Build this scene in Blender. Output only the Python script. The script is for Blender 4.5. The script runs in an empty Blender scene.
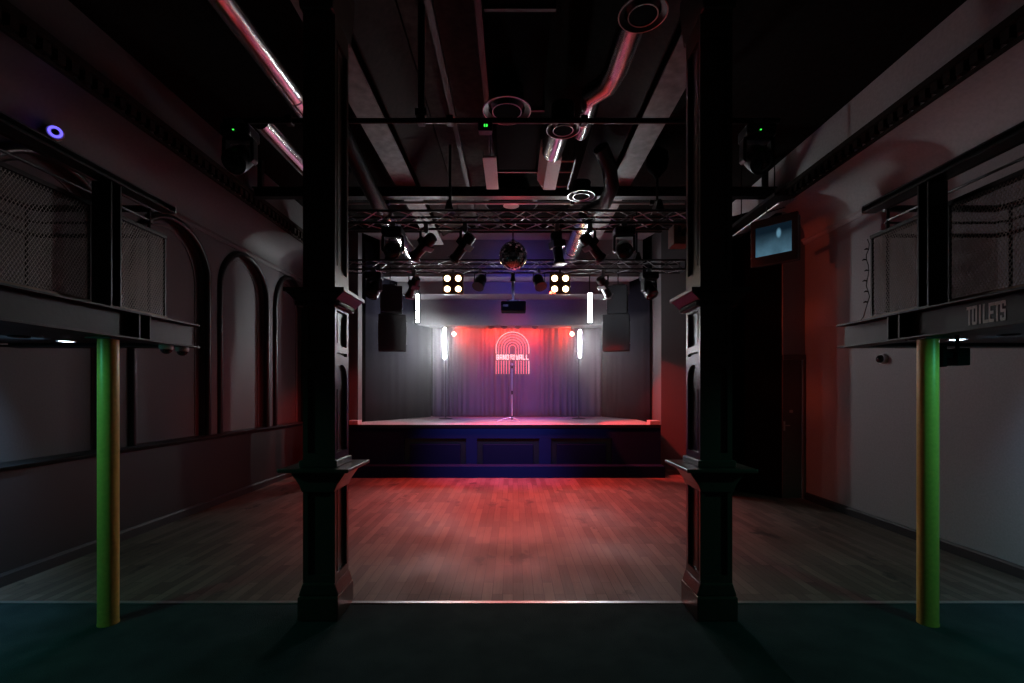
import bpy, math, random
from mathutils import Vector, Matrix
random.seed(7)
sc = bpy.context.scene
COL = sc.collection
PI = math.pi
R = math.radians

# ------------------------------------------------------------------ camera
F = 470.0
CX, CY, H = 513.0, 392.0, 1.6
cam = bpy.data.cameras.new('camera'); co = bpy.data.objects.new('camera', cam); COL.objects.link(co)
co.location = (0, 0, H); co.rotation_euler = (R(90), 0, 0)
cam.sensor_width = 36.0; cam.lens = F*36.0/1024
cam.shift_x = (512-CX)/1024; cam.shift_y = (CY-341.5)/1024
cam.clip_start = 0.05; cam.clip_end = 60
sc.camera = co
def P(px, py, Y):
    return Vector(((px-CX)*Y/F, Y, H-(py-CY)*Y/F))
def on(px, y, z): return Vector(((px-CX)*y/F, y, z))

# ------------------------------------------------------------------ materials
def node_mat(name):
    m = bpy.data.materials.new(name); m.use_nodes = True
    nt = m.node_tree
    return m, nt, nt.nodes['Principled BSDF']
def lin(c):
    return tuple(((x/255)/12.92 if x/255 <= .04045 else (((x/255)+.055)/1.055)**2.4) for x in c)
def mat(name, col, rough=.6, metal=0., bump=0., bscale=40., var=0., spec=None, coat=0.):
    m, nt, b = node_mat(name)
    b.inputs['Roughness'].default_value = rough
    b.inputs['Metallic'].default_value = metal
    if spec is not None: b.inputs['Specular IOR Level'].default_value = spec
    if coat: b.inputs['Coat Weight'].default_value = coat
    tc = nt.nodes.new('ShaderNodeTexCoord')
    nz = nt.nodes.new('ShaderNodeTexNoise'); nz.inputs['Scale'].default_value = bscale; nz.inputs['Detail'].default_value = 4
    nt.links.new(tc.outputs['Object'], nz.inputs['Vector'])
    rp = nt.nodes.new('ShaderNodeValToRGB')
    v = max(var, .08)
    rp.color_ramp.elements[0].color = tuple(x*(1-v) for x in col)+(1,)
    rp.color_ramp.elements[1].color = tuple(min(1, x*(1+v)) for x in col)+(1,)
    rp.color_ramp.elements[0].position = .3; rp.color_ramp.elements[1].position = .7
    nt.links.new(nz.outputs['Fac'], rp.inputs['Fac']); nt.links.new(rp.outputs['Color'], b.inputs['Base Color'])
    if bump:
        bp = nt.nodes.new('ShaderNodeBump'); bp.inputs['Strength'].default_value = bump; bp.inputs['Distance'].default_value = .01
        nt.links.new(nz.outputs['Fac'], bp.inputs['Height']); nt.links.new(bp.outputs['Normal'], b.inputs['Normal'])
    return m
def emis(name, col, strength):
    m, nt, b = node_mat(name)
    b.inputs['Base Color'].default_value = (0.02, .02, .02, 1)
    b.inputs['Emission Color'].default_value = col+(1,)
    b.inputs['Emission Strength'].default_value = strength
    return m
M = {}
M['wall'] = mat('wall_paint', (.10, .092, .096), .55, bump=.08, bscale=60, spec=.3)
M['wall_r'] = mat('wall_paint_lit', (.30, .287, .295), .6, bump=.08, bscale=60, spec=.25)  # wall paint lightened on the right to stand in for more tube light
M['coving_r'] = mat('coving_paint_lit', (.44, .43, .43), .65, bump=.06, bscale=30, spec=.2)  # coving paint lightened the same way, tube light put into the colour
M['wall_low'] = mat('dado_paint', (.02, .018, .02), .5, bump=.05, bscale=50)
M['dark_trim'] = mat('dark_gloss_trim', (.006, .005, .006), .35)
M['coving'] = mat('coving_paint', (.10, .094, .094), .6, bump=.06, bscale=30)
M['ceil'] = mat('ceiling_boards', (.010, .009, .008), .9, spec=.03, bump=.2, bscale=15, var=.3)
M['bay'] = mat('bay_boards', (.05, .046, .042), .9, spec=.05, bump=.3, bscale=12, var=.3)
M['black'] = mat('black_paint', (.006, .006, .007), .5)
M['black_matt'] = mat('black_matt', (.0035, .0035, .0045), .95, spec=.05)
M['blackmetal'] = mat('black_metal', (.012, .012, .013), .38, .3)
M['steel_black'] = mat('black_steel', (.012, .0115, .0115), .45, .3, bump=.1, bscale=25)
M['steel_pale'] = mat('primed_steel', (.19, .185, .18), .6, .0, bump=.7, bscale=9, var=.3)
M['beam_brown'] = mat('brown_steel', (.022, .015, .012), .7, .0, spec=.1, bump=.2, bscale=20, var=.3)
M['alu'] = mat('dull_aluminium', (.5, .5, .5), .3, .9)
M['strip'] = mat('worn_steel_strip', (.45, .47, .48), .38, .85)
M['truss'] = mat('black_truss_tube', (.03, .03, .032), .3, .6)
M['silver'] = mat('galvanised_duct', (.75, .73, .72), .22, 1., bump=.15, bscale=8)
M['flex'] = mat('flexible_duct', (.03, .033, .032), .4, .6, bump=.6, bscale=60)
M['navy'] = mat('navy_stage_paint', (.0045, .011, .044), .7, bump=.1, bscale=60, spec=.1)
M['navy2'] = mat('stage_panel_paint', (.0022, .0055, .021), .7, spec=.1)
M['stage_top'] = mat('stage_lino', (.42, .37, .39), .5, bump=.05, bscale=30, var=.2)
M['curtain'] = mat('curtain_cloth', (.17, .145, .18), .95, spec=.05, bump=.2, bscale=120)
M['drape'] = mat('black_drape', (.010, .0095, .016), .95, spec=.05, bump=.2, bscale=120)
M['pillar'] = mat('column_gloss_paint', (.065, .044, .036), .3, bump=.05, bscale=30)
M['pole'] = mat('yellow_pole_paint', (.72, .50, .10), .38, bump=.02)
M['mesh'] = mat('galvanised_mesh', (.30, .27, .24), .5, .3)
M['wood_rail'] = mat('varnished_rail', (.16, .085, .04), .45, var=.25, bscale=20)
M['white'] = mat('white_plastic', (.6, .6, .6), .45)
M['letter'] = mat('pale_letter_paint', (.85, .80, .74), .6)
M['sofft'] = mat('bulkhead_paint', (.19, .185, .195), .7, spec=.1, bump=.05, bscale=40)
M['door'] = mat('door_paint', (.10, .075, .07), .35, bump=.05, bscale=20)
M['brownbox'] = mat('brown_cabinet', (.30, .13, .07), .55)
M['pinkbox'] = mat('pale_cabinet', (.55, .48, .45), .6)
M['satin'] = mat('satin_steel', (.62,.62,.64), .38, .35)
M['chrome'] = mat('chrome', (.8, .8, .8), .12, 1.)
M['lens'] = mat('dark_lens_glass', (.01, .01, .012), .06, 0, spec=.7)
M['tube'] = emis('led_tube_white', (.92, .97, 1.), 230.)
M['tube_b'] = emis('led_tube_white_bright', (.92, .97, 1.), 240.)
M['tube_r'] = emis('led_tube_white_low', (.92, .97, 1.), 140.)
M['tube_l'] = emis('led_tube_white_left', (.92, .97, 1.), 75.)
M['warm'] = emis('warm_lamp', (1., .70, .36), 8.)
M['redlamp'] = emis('red_lamp', (1., .30, .22), 25.)
M['neon'] = emis('neon_red', (1., .20, .27), 1.9)
M['neon_hot'] = emis('neon_pale', (1., .42, .45), 2.4)
M['green'] = emis('green_led', (.05, 1., .08), 1.2)
M['blue_ring'] = emis('blue_led_ring', (.16, .12, 1.), 1.6)
M['cool'] = emis('cool_downlight', (.72, .88, 1.), 9.)

def wood_floor():
    m, nt, b = node_mat('worn_floorboards')
    L = nt.links.new
    tc = nt.nodes.new('ShaderNodeTexCoord')
    mp = nt.nodes.new('ShaderNodeMapping'); mp.inputs['Rotation'].default_value = (0, 0, R(90))
    L(tc.outputs['Object'], mp.inputs['Vector'])
    bt = nt.nodes.new('ShaderNodeTexBrick')
    bt.offset = .37; bt.offset_frequency = 3
    bt.inputs['Scale'].default_value = 1; bt.inputs['Brick Width'].default_value = .62; bt.inputs['Row Height'].default_value = .082
    bt.inputs['Mortar Size'].default_value = .0022; bt.inputs['Mortar Smooth'].default_value = .2; bt.inputs['Bias'].default_value = 0
    bt.inputs['Color1'].default_value = (.075, .05, .04, 1); bt.inputs['Color2'].default_value = (.165, .12, .10, 1)
    bt.inputs['Mortar'].default_value = (.02, .014, .012, 1)
    L(mp.outputs['Vector'], bt.inputs['Vector'])
    # grain
    mg = nt.nodes.new('ShaderNodeMapping'); mg.inputs['Scale'].default_value = (30, 2.2, 1)
    L(tc.outputs['Object'], mg.inputs['Vector'])
    ng = nt.nodes.new('ShaderNodeTexNoise'); ng.inputs['Scale'].default_value = 1.5; ng.inputs['Detail'].default_value = 5
    L(mg.outputs['Vector'], ng.inputs['Vector'])
    # wear
    nw = nt.nodes.new('ShaderNodeTexNoise'); nw.inputs['Scale'].default_value = .9; nw.inputs['Detail'].default_value = 6
    L(tc.outputs['Object'], nw.inputs['Vector'])
    rw = nt.nodes.new('ShaderNodeValToRGB'); rw.color_ramp.elements[0].position = .38; rw.color_ramp.elements[1].position = .66
    L(nw.outputs['Fac'], rw.inputs['Fac'])
    mx = nt.nodes.new('ShaderNodeMix'); mx.data_type = 'RGBA'; mx.blend_type = 'MULTIPLY'
    rg = nt.nodes.new('ShaderNodeValToRGB'); rg.color_ramp.elements[0].color = (.62, .6, .6, 1); rg.color_ramp.elements[1].color = (1.25, 1.22, 1.2, 1)
    L(ng.outputs['Fac'], rg.inputs['Fac'])
    mx.inputs['Factor'].default_value = 1
    L(bt.outputs['Color'], mx.inputs[6]); L(rg.outputs['Color'], mx.inputs[7])
    # dark stains where drinks were spilled
    nd = nt.nodes.new('ShaderNodeTexNoise'); nd.inputs['Scale'].default_value = 2.3; nd.inputs['Detail'].default_value = 8; nd.inputs['Roughness'].default_value = .65
    ms = nt.nodes.new('ShaderNodeMapping'); ms.inputs['Scale'].default_value = (1.0, .55, 1); ms.inputs['Location'].default_value = (3.1, 1.7, 0)
    L(tc.outputs['Object'], ms.inputs['Vector']); L(ms.outputs['Vector'], nd.inputs['Vector'])
    rd = nt.nodes.new('ShaderNodeValToRGB'); rd.color_ramp.elements[0].position = .60; rd.color_ramp.elements[1].position = .66
    L(nd.outputs['Fac'], rd.inputs['Fac'])
    m2 = nt.nodes.new('ShaderNodeMix'); m2.data_type = 'RGBA'
    L(rd.outputs['Color'], m2.inputs['Factor']); L(mx.outputs[2], m2.inputs[6]); m2.inputs[7].default_value = (.022, .016, .014, 1)
    L(m2.outputs[2], b.inputs['Base Color'])
    rr = nt.nodes.new('ShaderNodeMapRange'); rr.inputs['To Min'].default_value = .75; rr.inputs['To Max'].default_value = .5
    L(rw.outputs['Color'], rr.inputs['Value']); L(rr.outputs['Result'], b.inputs['Roughness'])
    bp = nt.nodes.new('ShaderNodeBump'); bp.inputs['Strength'].default_value = .35; bp.inputs['Distance'].default_value = .004
    ad = nt.nodes.new('ShaderNodeMath'); ad.operation = 'SUBTRACT'
    L(ng.outputs['Fac'], ad.inputs[0]); L(bt.outputs['Fac'], ad.inputs[1])
    L(ad.outputs[0], bp.inputs['Height']); L(bp.outputs['Normal'], b.inputs['Normal'])
    return m
M['wood'] = wood_floor()
def carpet():
    m, nt, b = node_mat('dark_carpet')
    L = nt.links.new
    tc = nt.nodes.new('ShaderNodeTexCoord')
    nz = nt.nodes.new('ShaderNodeTexNoise'); nz.inputs['Scale'].default_value = 160; nz.inputs['Detail'].default_value = 3
    L(tc.outputs['Object'], nz.inputs['Vector'])
    n2 = nt.nodes.new('ShaderNodeTexNoise'); n2.inputs['Scale'].default_value = 4; n2.inputs['Detail'].default_value = 4
    L(tc.outputs['Object'], n2.inputs['Vector'])
    ad = nt.nodes.new('ShaderNodeMath'); ad.operation = 'ADD'; L(nz.outputs['Fac'], ad.inputs[0]); L(n2.outputs['Fac'], ad.inputs[1])
    rp = nt.nodes.new('ShaderNodeValToRGB')
    rp.color_ramp.elements[0].position = .35; rp.color_ramp.elements[1].position = .85
    mr = nt.nodes.new('ShaderNodeMath'); mr.operation = 'MULTIPLY'; mr.inputs[1].default_value = .6; L(ad.outputs[0], mr.inputs[0])
    rp.color_ramp.elements[0].color = (.012, .022, .024, 1); rp.color_ramp.elements[1].color = (.036, .060, .065, 1)
    L(mr.outputs[0], rp.inputs['Fac']); L(rp.outputs['Color'], b.inputs['Base Color'])
    b.inputs['Roughness'].default_value = .95; b.inputs['Specular IOR Level'].default_value = .1
    bp = nt.nodes.new('ShaderNodeBump'); bp.inputs['Strength'].default_value = .6; bp.inputs['Distance'].default_value = .01
    L(nz.outputs['Fac'], bp.inputs['Height']); L(bp.outputs['Normal'], b.inputs['Normal'])
    return m
M['carpet'] = carpet()
def screen_mat():
    m, nt, b = node_mat('screen_picture')
    L = nt.links.new
    b.inputs['Base Color'].default_value = (.01, .01, .012, 1); b.inputs['Roughness'].default_value = .15
    tc = nt.nodes.new('ShaderNodeTexCoord')
    nz = nt.nodes.new('ShaderNodeTexNoise'); nz.inputs['Scale'].default_value = 5; nz.inputs['Detail'].default_value = 3
    L(tc.outputs['Object'], nz.inputs['Vector'])
    sp = nt.nodes.new('ShaderNodeSeparateXYZ'); L(tc.outputs['Object'], sp.inputs[0])
    mr = nt.nodes.new('ShaderNodeMapRange'); mr.inputs['From Min'].default_value = .12; mr.inputs['From Max'].default_value = -.22
    L(sp.outputs['Z'], mr.inputs['Value'])
    mu = nt.nodes.new('ShaderNodeMath'); mu.operation = 'MULTIPLY'; L(mr.outputs[0], mu.inputs[0]); L(nz.outputs['Fac'], mu.inputs[1])
    vs = nt.nodes.new('ShaderNodeVectorMath'); vs.operation = 'DISTANCE'; vs.inputs[1].default_value = (.07, -.05, .08)
    L(tc.outputs['Object'], vs.inputs[0])
    bl = nt.nodes.new('ShaderNodeMapRange'); sc_ = nt.nodes.new('ShaderNodeVectorMath'); sc_.operation = 'MULTIPLY'; sc_.inputs[1].default_value = (1.5, 0, .7); L(tc.outputs['Object'], sc_.inputs[0]); L(sc_.outputs[0], vs.inputs[0]); vs.inputs[1].default_value = (.09, 0, .055)
    bl.inputs['From Min'].default_value = .025; bl.inputs['From Max'].default_value = .055; bl.inputs['To Min'].default_value = .8; bl.inputs['To Max'].default_value = 0
    L(vs.outputs['Value'], bl.inputs['Value'])
    ad = nt.nodes.new('ShaderNodeMath'); ad.operation = 'MAXIMUM'; L(mu.outputs[0], ad.inputs[0]); L(bl.outputs[0], ad.inputs[1])
    rp = nt.nodes.new('ShaderNodeValToRGB')
    rp.color_ramp.elements[0].color = (.006, .018, .032, 1); rp.color_ramp.elements[1].color = (.18, .40, .56, 1); rp.color_ramp.elements[1].position = .8
    L(ad.outputs[0], rp.inputs['Fac']); L(rp.outputs['Color'], b.inputs['Emission Color']); b.inputs['Emission Strength'].default_value = .55
    return m
M['screen'] = screen_mat()

# ------------------------------------------------------------------ mesh builder
class MB:
    def __init__(s, mtx=None): s.v = []; s.f = []; s.m = mtx
    def add(s, vs, fs, m=None):
        k = len(s.v)
        for p in vs:
            p = Vector(p)
            if m is not None: p = m @ p
            if s.m is not None: p = s.m @ p
            s.v.append(p)
        s.f += [tuple(i+k for i in f) for f in fs]
        return s
    def box(s, x0, x1, y0, y1, z0, z1, m=None):
        return s.add([(x0,y0,z0),(x1,y0,z0),(x1,y1,z0),(x0,y1,z0),(x0,y0,z1),(x1,y0,z1),(x1,y1,z1),(x0,y1,z1)],
                     [(0,3,2,1),(4,5,6,7),(0,1,5,4),(1,2,6,5),(2,3,7,6),(3,0,4,7)], m)
    def tube(s, p0, p1, r, n=10, r2=None, m=None):
        p0 = Vector(p0); p1 = Vector(p1); r2 = r if r2 is None else r2
        d = (p1-p0).normalized(); a = d.orthogonal().normalized(); b = d.cross(a)
        vs = [p0+(a*math.cos(2*PI*i/n)+b*math.sin(2*PI*i/n))*r for i in range(n)] + [p1+(a*math.cos(2*PI*i/n)+b*math.sin(2*PI*i/n))*r2 for i in range(n)]
        fs = [(i,(i+1)%n,n+(i+1)%n,n+i) for i in range(n)] + [tuple(range(n))[::-1], tuple(range(n,2*n))]
        return s.add(vs, fs, m)
    def path(s, pts, r, n=8, closed=False, m=None):
        pts = [Vector(p) for p in pts]; N = len(pts); vs = []
        prev = None
        for i, p in enumerate(pts):
            if closed: d = pts[(i+1)%N]-pts[i-1]
            else: d = pts[min(i+1,N-1)]-pts[max(i-1,0)]
            d.normalize()
            a = d.orthogonal().normalized() if prev is None else (prev-d*prev.dot(d)).normalized()
            prev = a; b = d.cross(a)
            rr = r[i] if isinstance(r, (list, tuple)) else r
            vs += [p+(a*math.cos(2*PI*k/n)+b*math.sin(2*PI*k/n))*rr for k in range(n)]
        fs = []
        for i in range(N if closed else N-1):
            j = (i+1)%N
            fs += [(i*n+k, i*n+(k+1)%n, j*n+(k+1)%n, j*n+k) for k in range(n)]
        if not closed: fs += [tuple(range(n))[::-1], tuple(range((N-1)*n, N*n))]
        return s.add(vs, fs, m)
    def lathe(s, prof, n=24, m=None, capped=True):
        vs = []; N = len(prof)
        for r, z in prof: vs += [(r*math.cos(2*PI*k/n), r*math.sin(2*PI*k/n), z) for k in range(n)]
        fs = []
        for i in range(N-1): fs += [(i*n+k, i*n+(k+1)%n, (i+1)*n+(k+1)%n, (i+1)*n+k) for k in range(n)]
        if capped: fs += [tuple(range(n))[::-1], tuple(range((N-1)*n, N*n))]
        return s.add(vs, fs, m)
    def prism(s, poly, axis, a0, a1, m=None):
        def mk(u, v, a): return {'x': (a,u,v), 'y': (u,a,v), 'z': (u,v,a)}[axis]
        n = len(poly)
        vs = [mk(u,v,a0) for u,v in poly]+[mk(u,v,a1) for u,v in poly]
        fs = [(i,(i+1)%n,n+(i+1)%n,n+i) for i in range(n)]+[tuple(range(n))[::-1], tuple(range(n,2*n))]
        return s.add(vs, fs, m)
    def sphere(s, r, nu=32, nv=16, m=None):
        prof = [(max(1e-4, r*math.sin(PI*i/nv)), -r*math.cos(PI*i/nv)) for i in range(nv+1)]
        return s.lathe(prof, nu, m)
    def build(s, name, material, parent=None, local=False, smooth=False, bevel=0., mats=None):
        me = bpy.data.meshes.new(name)
        off = Vector((0,0,0)) if (parent is None or local) else wloc(parent)
        me.from_pydata([p-off for p in s.v], [], s.f)
        me.validate(); me.update()
        import bmesh
        bm = bmesh.new(); bm.from_mesh(me); bmesh.ops.recalc_face_normals(bm, faces=bm.faces); bm.to_mesh(me); bm.free()
        me.materials.append(material)
        if smooth:
            me.polygons.foreach_set('use_smooth', [True]*len(me.polygons))
            try: me.set_sharp_from_angle(angle=R(38))
            except Exception: pass
        o = bpy.data.objects.new(name, me); COL.objects.link(o)
        if parent is not None: o.parent = parent
        if bevel:
            b = o.modifiers.new('bevel', 'BEVEL'); b.width = bevel; b.segments = 2; b.limit_method = 'ANGLE'; b.angle_limit = R(50)
        return o
def wloc(o):
    l = Vector(o.location)
    while o.parent: o = o.parent; l += o.location
    return l
def tag(o, label, cat, group=None, kind=None):
    if label: o['label'] = label
    if cat: o['category'] = cat
    if group: o['group'] = group
    if kind: o['kind'] = kind
    return o
def thing(name, label, cat, loc=(0,0,0), rot=(0,0,0), group=None):
    o = bpy.data.objects.new(name, None); COL.objects.link(o); o.empty_display_size = .1
    o.location = loc; o.rotation_euler = rot
    return tag(o, label, cat, group)
def struct(mb, name, material, label=None, cat='structure', **k):
    o = mb.build(name, material, **k); o['kind'] = 'structure'
    if label: o['label'] = label; o['category'] = cat
    return o
def dup(root, loc, rot=None, label=None):
    r = root.copy(); COL.objects.link(r); r.location = loc
    if rot is not None: r.rotation_euler = rot
    if label: r['label'] = label
    for ch in root.children:
        c = ch.copy(); COL.objects.link(c); c.parent = r
        for g in ch.children:
            d = g.copy(); COL.objects.link(d); d.parent = c
    return r
def T(x=0, y=0, z=0): return Matrix.Translation((x, y, z))
def RX(a): return Matrix.Rotation(a, 4, 'X')
def RY(a): return Matrix.Rotation(a, 4, 'Y')
def RZ(a): return Matrix.Rotation(a, 4, 'Z')
def light(kind, name, loc, energy, col, target=None, **k):
    l = bpy.data.lights.new(name, kind); l.energy = energy; l.color = col
    for a, v in k.items(): setattr(l, a, v)
    o = bpy.data.objects.new(name, l); COL.objects.link(o); o.location = loc
    if target is not None:
        o.rotation_euler = (Vector(target)-Vector(loc)).to_track_quat('-Z', 'Y').to_euler()
    return o

# ------------------------------------------------------------------ dimensions
XL, XR = -4.30, 4.38          # upper walls
XD = -4.22                    # dado face, left
YB = -2.2                     # wall behind the camera
YT = 3.57                     # threshold
ZC = 5.0                      # ceiling
ZK, RK = 3.88, .44            # coving springing, radius
YP = 9.65                     # far end of hall, left
YPR = 9.05                    # proscenium pier front, right
ZS = .968                     # stage height

# ------------------------------------------------------------------ shell
struct(MB().box(XL-.4, XR+.2, YT, 12.6, -.1, 0), 'floor', M['wood'], 'worn wooden floorboards of the dance floor', 'floor')
struct(MB().box(XL-.4, XR+.2, YB-.2, YT, -.1, 0), 'floor_carpet', M['carpet'], 'dark grey carpet in front of the dance floor', 'carpet')
struct(MB().box(XD, XR, YT-.02, YT+.02, 0, .006), 'trim_1', M['strip'], 'thin metal threshold strip between carpet and floorboards', 'threshold strip', bevel=.002)
struct(MB().box(XL-.4, XR+.2, YB-.2, 12.6, ZC, ZC+.1), 'ceiling', M['ceil'])
struct(MB().box(XR, XR+.2, YB, 12.6, 0, ZC), 'wall_right', M['wall_r'])
struct(MB().box(XL-.4, XR+.2, YB-.2, YB, 0, ZC), 'wall_back', M['wall'])
struct(MB().box(XL-.4, XR+.2, 12.5, 12.6, 0, ZC), 'wall_stage', M['black_matt'])

# left wall with arched recesses
ARCH = [(3.72,5.00),(5.31,6.59),(6.90,8.18),(8.49,9.60)]
zb, ztop = .99, ZC
w = MB()
w.box(XL-.3, XL-.1, YB, 12.5, 0, ZC)
edges = [YB]+[(ARCH[i][1]+ARCH[i+1][0])/2 for i in range(3)]+[12.5]
def arc_pts(ya, yb, n=24):
    r = (yb-ya)/2; c = (ya+yb)/2; zs = 3.77-.64
    return [(c-r*math.cos(PI*i/n), zs+.64*math.sin(PI*i/n)) for i in range(n+1)]
for i, (ya, yb) in enumerate(ARCH):
    y0, y1 = edges[i], edges[i+1]
    zs = 3.13
    q = [(XL,y0,zb),(XL,ya,zb),(XL,ya,zs),(XL,ya,ztop),(XL,y0,ztop)]
    w.add(q, [(0,1,2,3,4)])
    q = [(XL,yb,zb),(XL,y1,zb),(XL,y1,ztop),(XL,yb,ztop),(XL,yb,zs)]
    w.add(q, [(0,1,2,3,4)])
    a = arc_pts(ya, yb)
    for k in range(len(a)-1):
        (u0,v0),(u1,v1) = a[k],a[k+1]
        w.add([(XL,u0,v0),(XL,u1,v1),(XL,u1,ztop),(XL,u0,ztop)], [(0,1,2,3)])
    loop = [(ya,zb)]+a+[(yb,zb)]
    for k in range(len(loop)-1):
        (u0,v0),(u1,v1) = loop[k],loop[k+1]
        w.add([(XL,u0,v0),(XL,u1,v1),(XL-.1,u1,v1),(XL-.1,u0,v0)], [(0,1,2,3)])
struct(w, 'wall_left', M['wall'])
struct(MB().box(XL-.1, XD, YB, YP, 0, .95), 'wall_left_dado', M['wall_low'])
lg = MB().prism([(XL-.1,.945),(XD+.02,.945),(XD+.06,.965),(XD+.075,.985),(XD+.06,.995),(XL-.1,.995)], 'y', YB, YP)
struct(lg, 'trim_2', M['wall_low'], 'dark dado ledge running below the arches on the left wall', 'ledge')
names = ['nearest arched moulding on left wall, behind the mezzanine pole', 'arched moulding on left wall just beyond the mezzanine end',
         'tall arched moulding on left wall with the pale light patch', 'farthest arched moulding on left wall, beside the left column']
for i, (ya, yb) in enumerate(ARCH):
    a = arc_pts(ya-.02, yb+.02, 28)
    loop = [(XL+.012, ya-.02, zb+.005)]+[(XL+.012, u, v+.01) for u, v in a]+[(XL+.012, yb+.02, zb+.005)]
    mo = MB().path(loop, .045, 10)
    inn = [(u, v) for u, v in arc_pts(ya+.09, yb-.09, 24)]
    mo2 = MB().path([(XL-.098, ya+.09, zb+.005)]+[(XL-.098, u, v-.08) for u, v in inn]+[(XL-.098, yb-.09, zb+.005)], .014, 6)
    o = struct(mo, 'trim_%d' % (3+i), M['dark_trim'], names[i], 'arch moulding', smooth=True)
    mo2.build('inner_bead', M['wall'], o, smooth=True)

# coving, cornice and dentil frieze on both sides
def coving(side, y0, y1):
    x = XL if side < 0 else XR; s = -side
    prof = [(x, ZK)]+[(x+s*RK*(1-math.cos(PI/2*i/14)), ZK+RK*math.sin(PI/2*i/14)) for i in range(15)]
    prof += [(x+s*RK, ZC), (x, ZC)]
    return MB().prism(prof, 'y', y0, y1)
def cornice(side, y0, y1):
    x = XL if side < 0 else XR; s = -side
    return MB().prism([(x,ZK-.07),(x+s*.02,ZK-.07),(x+s*.035,ZK-.045),(x+s*.035,ZK-.03),(x+s*.06,ZK-.01),(x+s*.06,ZK+.005),(x,ZK+.03)], 'y', y0, y1)
def dentils(side, y0, y1):
    x = XL if side < 0 else XR; s = -side; b = MB(); y = y0
    xa = x+s*RK
    while y < y1:
        b.box(min(xa, xa+s*.06), max(xa, xa+s*.06), y, y+.07, ZK+RK+.05, ZK+RK+.14); y += .125
    b.box(min(xa, xa+s*.09), max(xa, xa+s*.09), y0, y1, ZK+RK+.14, ZK+RK+.2)
    b.box(min(xa, xa+s*.03), max(xa, xa+s*.03), y0, y1, ZK+RK+.0, ZK+RK+.03)
    return b
struct(coving(-1, YB, YP), 'trim_10', M['coving'], 'curved ceiling coving along the left wall', 'coving', smooth=True)
struct(coving(1, YB, 9.64), 'trim_11', M['coving_r'], 'curved ceiling coving along the right wall', 'coving', smooth=True)
struct(cornice(-1, YB, YP), 'trim_12', M['coving'], 'cornice moulding below the left coving', 'cornice')
struct(cornice(1, YB, 9.64), 'trim_13', M['coving_r'], 'cornice moulding below the right coving', 'cornice')
struct(dentils(-1, YB, YP), 'trim_14', M['beam_brown'], 'dentil row above the left coving', 'dentil moulding')
struct(dentils(1, YB, 9.64), 'trim_15', M['beam_brown'], 'dentil row above the right coving', 'dentil moulding')
struct(MB().prism([(XD,0),(XD+.03,0),(XD+.03,.085),(XD+.012,.105),(XD,.105)], 'y', YB, YP), 'baseboard_left', M['wall_low'])
struct(MB().prism([(XR,0),(XR-.03,0),(XR-.03,.085),(XR-.012,.105),(XR,.105)], 'y', YB, 7.0), 'baseboard_right', M['wall_low'])

# proscenium piers, header and stage shell
struct(MB().box(3.04, XR, 9.65, 10.3, 0, ZC), 'wall_proscenium_right', M['wall'])
struct(MB().box(XL-.1, -3.18, YP, 9.9, 0, ZC), 'wall_proscenium_left', M['wall'])
struct(MB().box(-3.18, 3.04, 9.6, 9.66, 4.87, ZC), 'trim_16', M['beam_brown'], 'shallow header over the stage opening', 'stage header')
def bulk(y0, y1, z0, z1):
    f = (y0-9.7)/2.15
    xl = -3.13+1.10*f; xr = 2.98-.71*f
    f2 = (y1-9.7)/2.15
    xl2 = -3.13+1.10*f2; xr2 = 2.98-.71*f2
    return MB().prism([(xl+.06,y0),(xr-.06,y0),(xr2-.06,y1),(xl2+.06,y1)], 'z', z0, z1)
struct(bulk(9.67, 10.1, 4.87, ZC), 'ceiling_step_1', M['sofft'])
struct(bulk(10.1, 10.6, 4.08, ZC), 'ceiling_step_2', M['sofft'])
struct(bulk(10.6, 11.24, 3.81, ZC), 'ceiling_step_3', M['sofft'])
struct(bulk(11.24, 11.78, 3.20, ZC), 'ceiling_step_4', M['sofft'])

# ------------------------------------------------------------------ stage
st = thing('stage', 'raised dark navy stage with three framed front panels', 'stage', (-.2, 9.0, 0))
MB().box(-3.17, 2.83, 9.0, 12.45, ZS-.05, ZS).build('deck', M['stage_top'], st)
MB().box(-3.17, 2.83, 8.985, 9.0, ZS-.055, ZS+.006).build('nosing', M['dark_trim'], st, bevel=.003)
fx = [(-2.09,-.90),(-.69,.50),(.73,1.90)]
fb = MB()
zt, z0 = .71, .19
fb.box(-3.17, 2.83, 9.0, 9.05, zt, ZS-.05); fb.box(-3.17, 2.83, 9.0, 9.05, 0, z0)
xs = [-3.17]+[v for a in fx for v in a]+[2.83]
for i in range(0, 8, 2): fb.box(xs[i], xs[i+1], 9.0, 9.05, z0, zt)
fb.box(-3.17, 2.83, 9.13, 9.2, 0, ZS-.05)
fb.build('fascia', M['navy'], st)
for a, b in fx:
    fr = MB().box(a, b, 9.06, 9.12, z0, zt)
    o = fr.build('panel', M['black'], st)
    MB().box(a+.11, b-.11, 9.005, 9.06, z0, zt-.11).build('raised_field', M['navy2'], o, bevel=.012)
    # parent offset: raised_field is built in world space relative to the stage
MB().box(-3.17, 2.83, 8.74, 9.0, 0, .22).build('step', M['navy'], st, bevel=.008)
MB().box(-3.17, -2.97, 8.99, 9.25, ZS, ZS+.085).build('end_block', M['stage_top'], st, bevel=.01)
MB().box(2.62, 2.81, 8.99, 9.2, ZS, ZS+.085).build('end_block', M['stage_top'], st, bevel=.01)
MB().box(2.78, 2.83, 9.05, 12.4, 0, ZS-.05).build('side_panel', M['navy'], st)
MB().box(-3.17, -3.13, 9.05, 12.4, 0, ZS-.05).build('side_panel', M['navy'], st)

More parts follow.
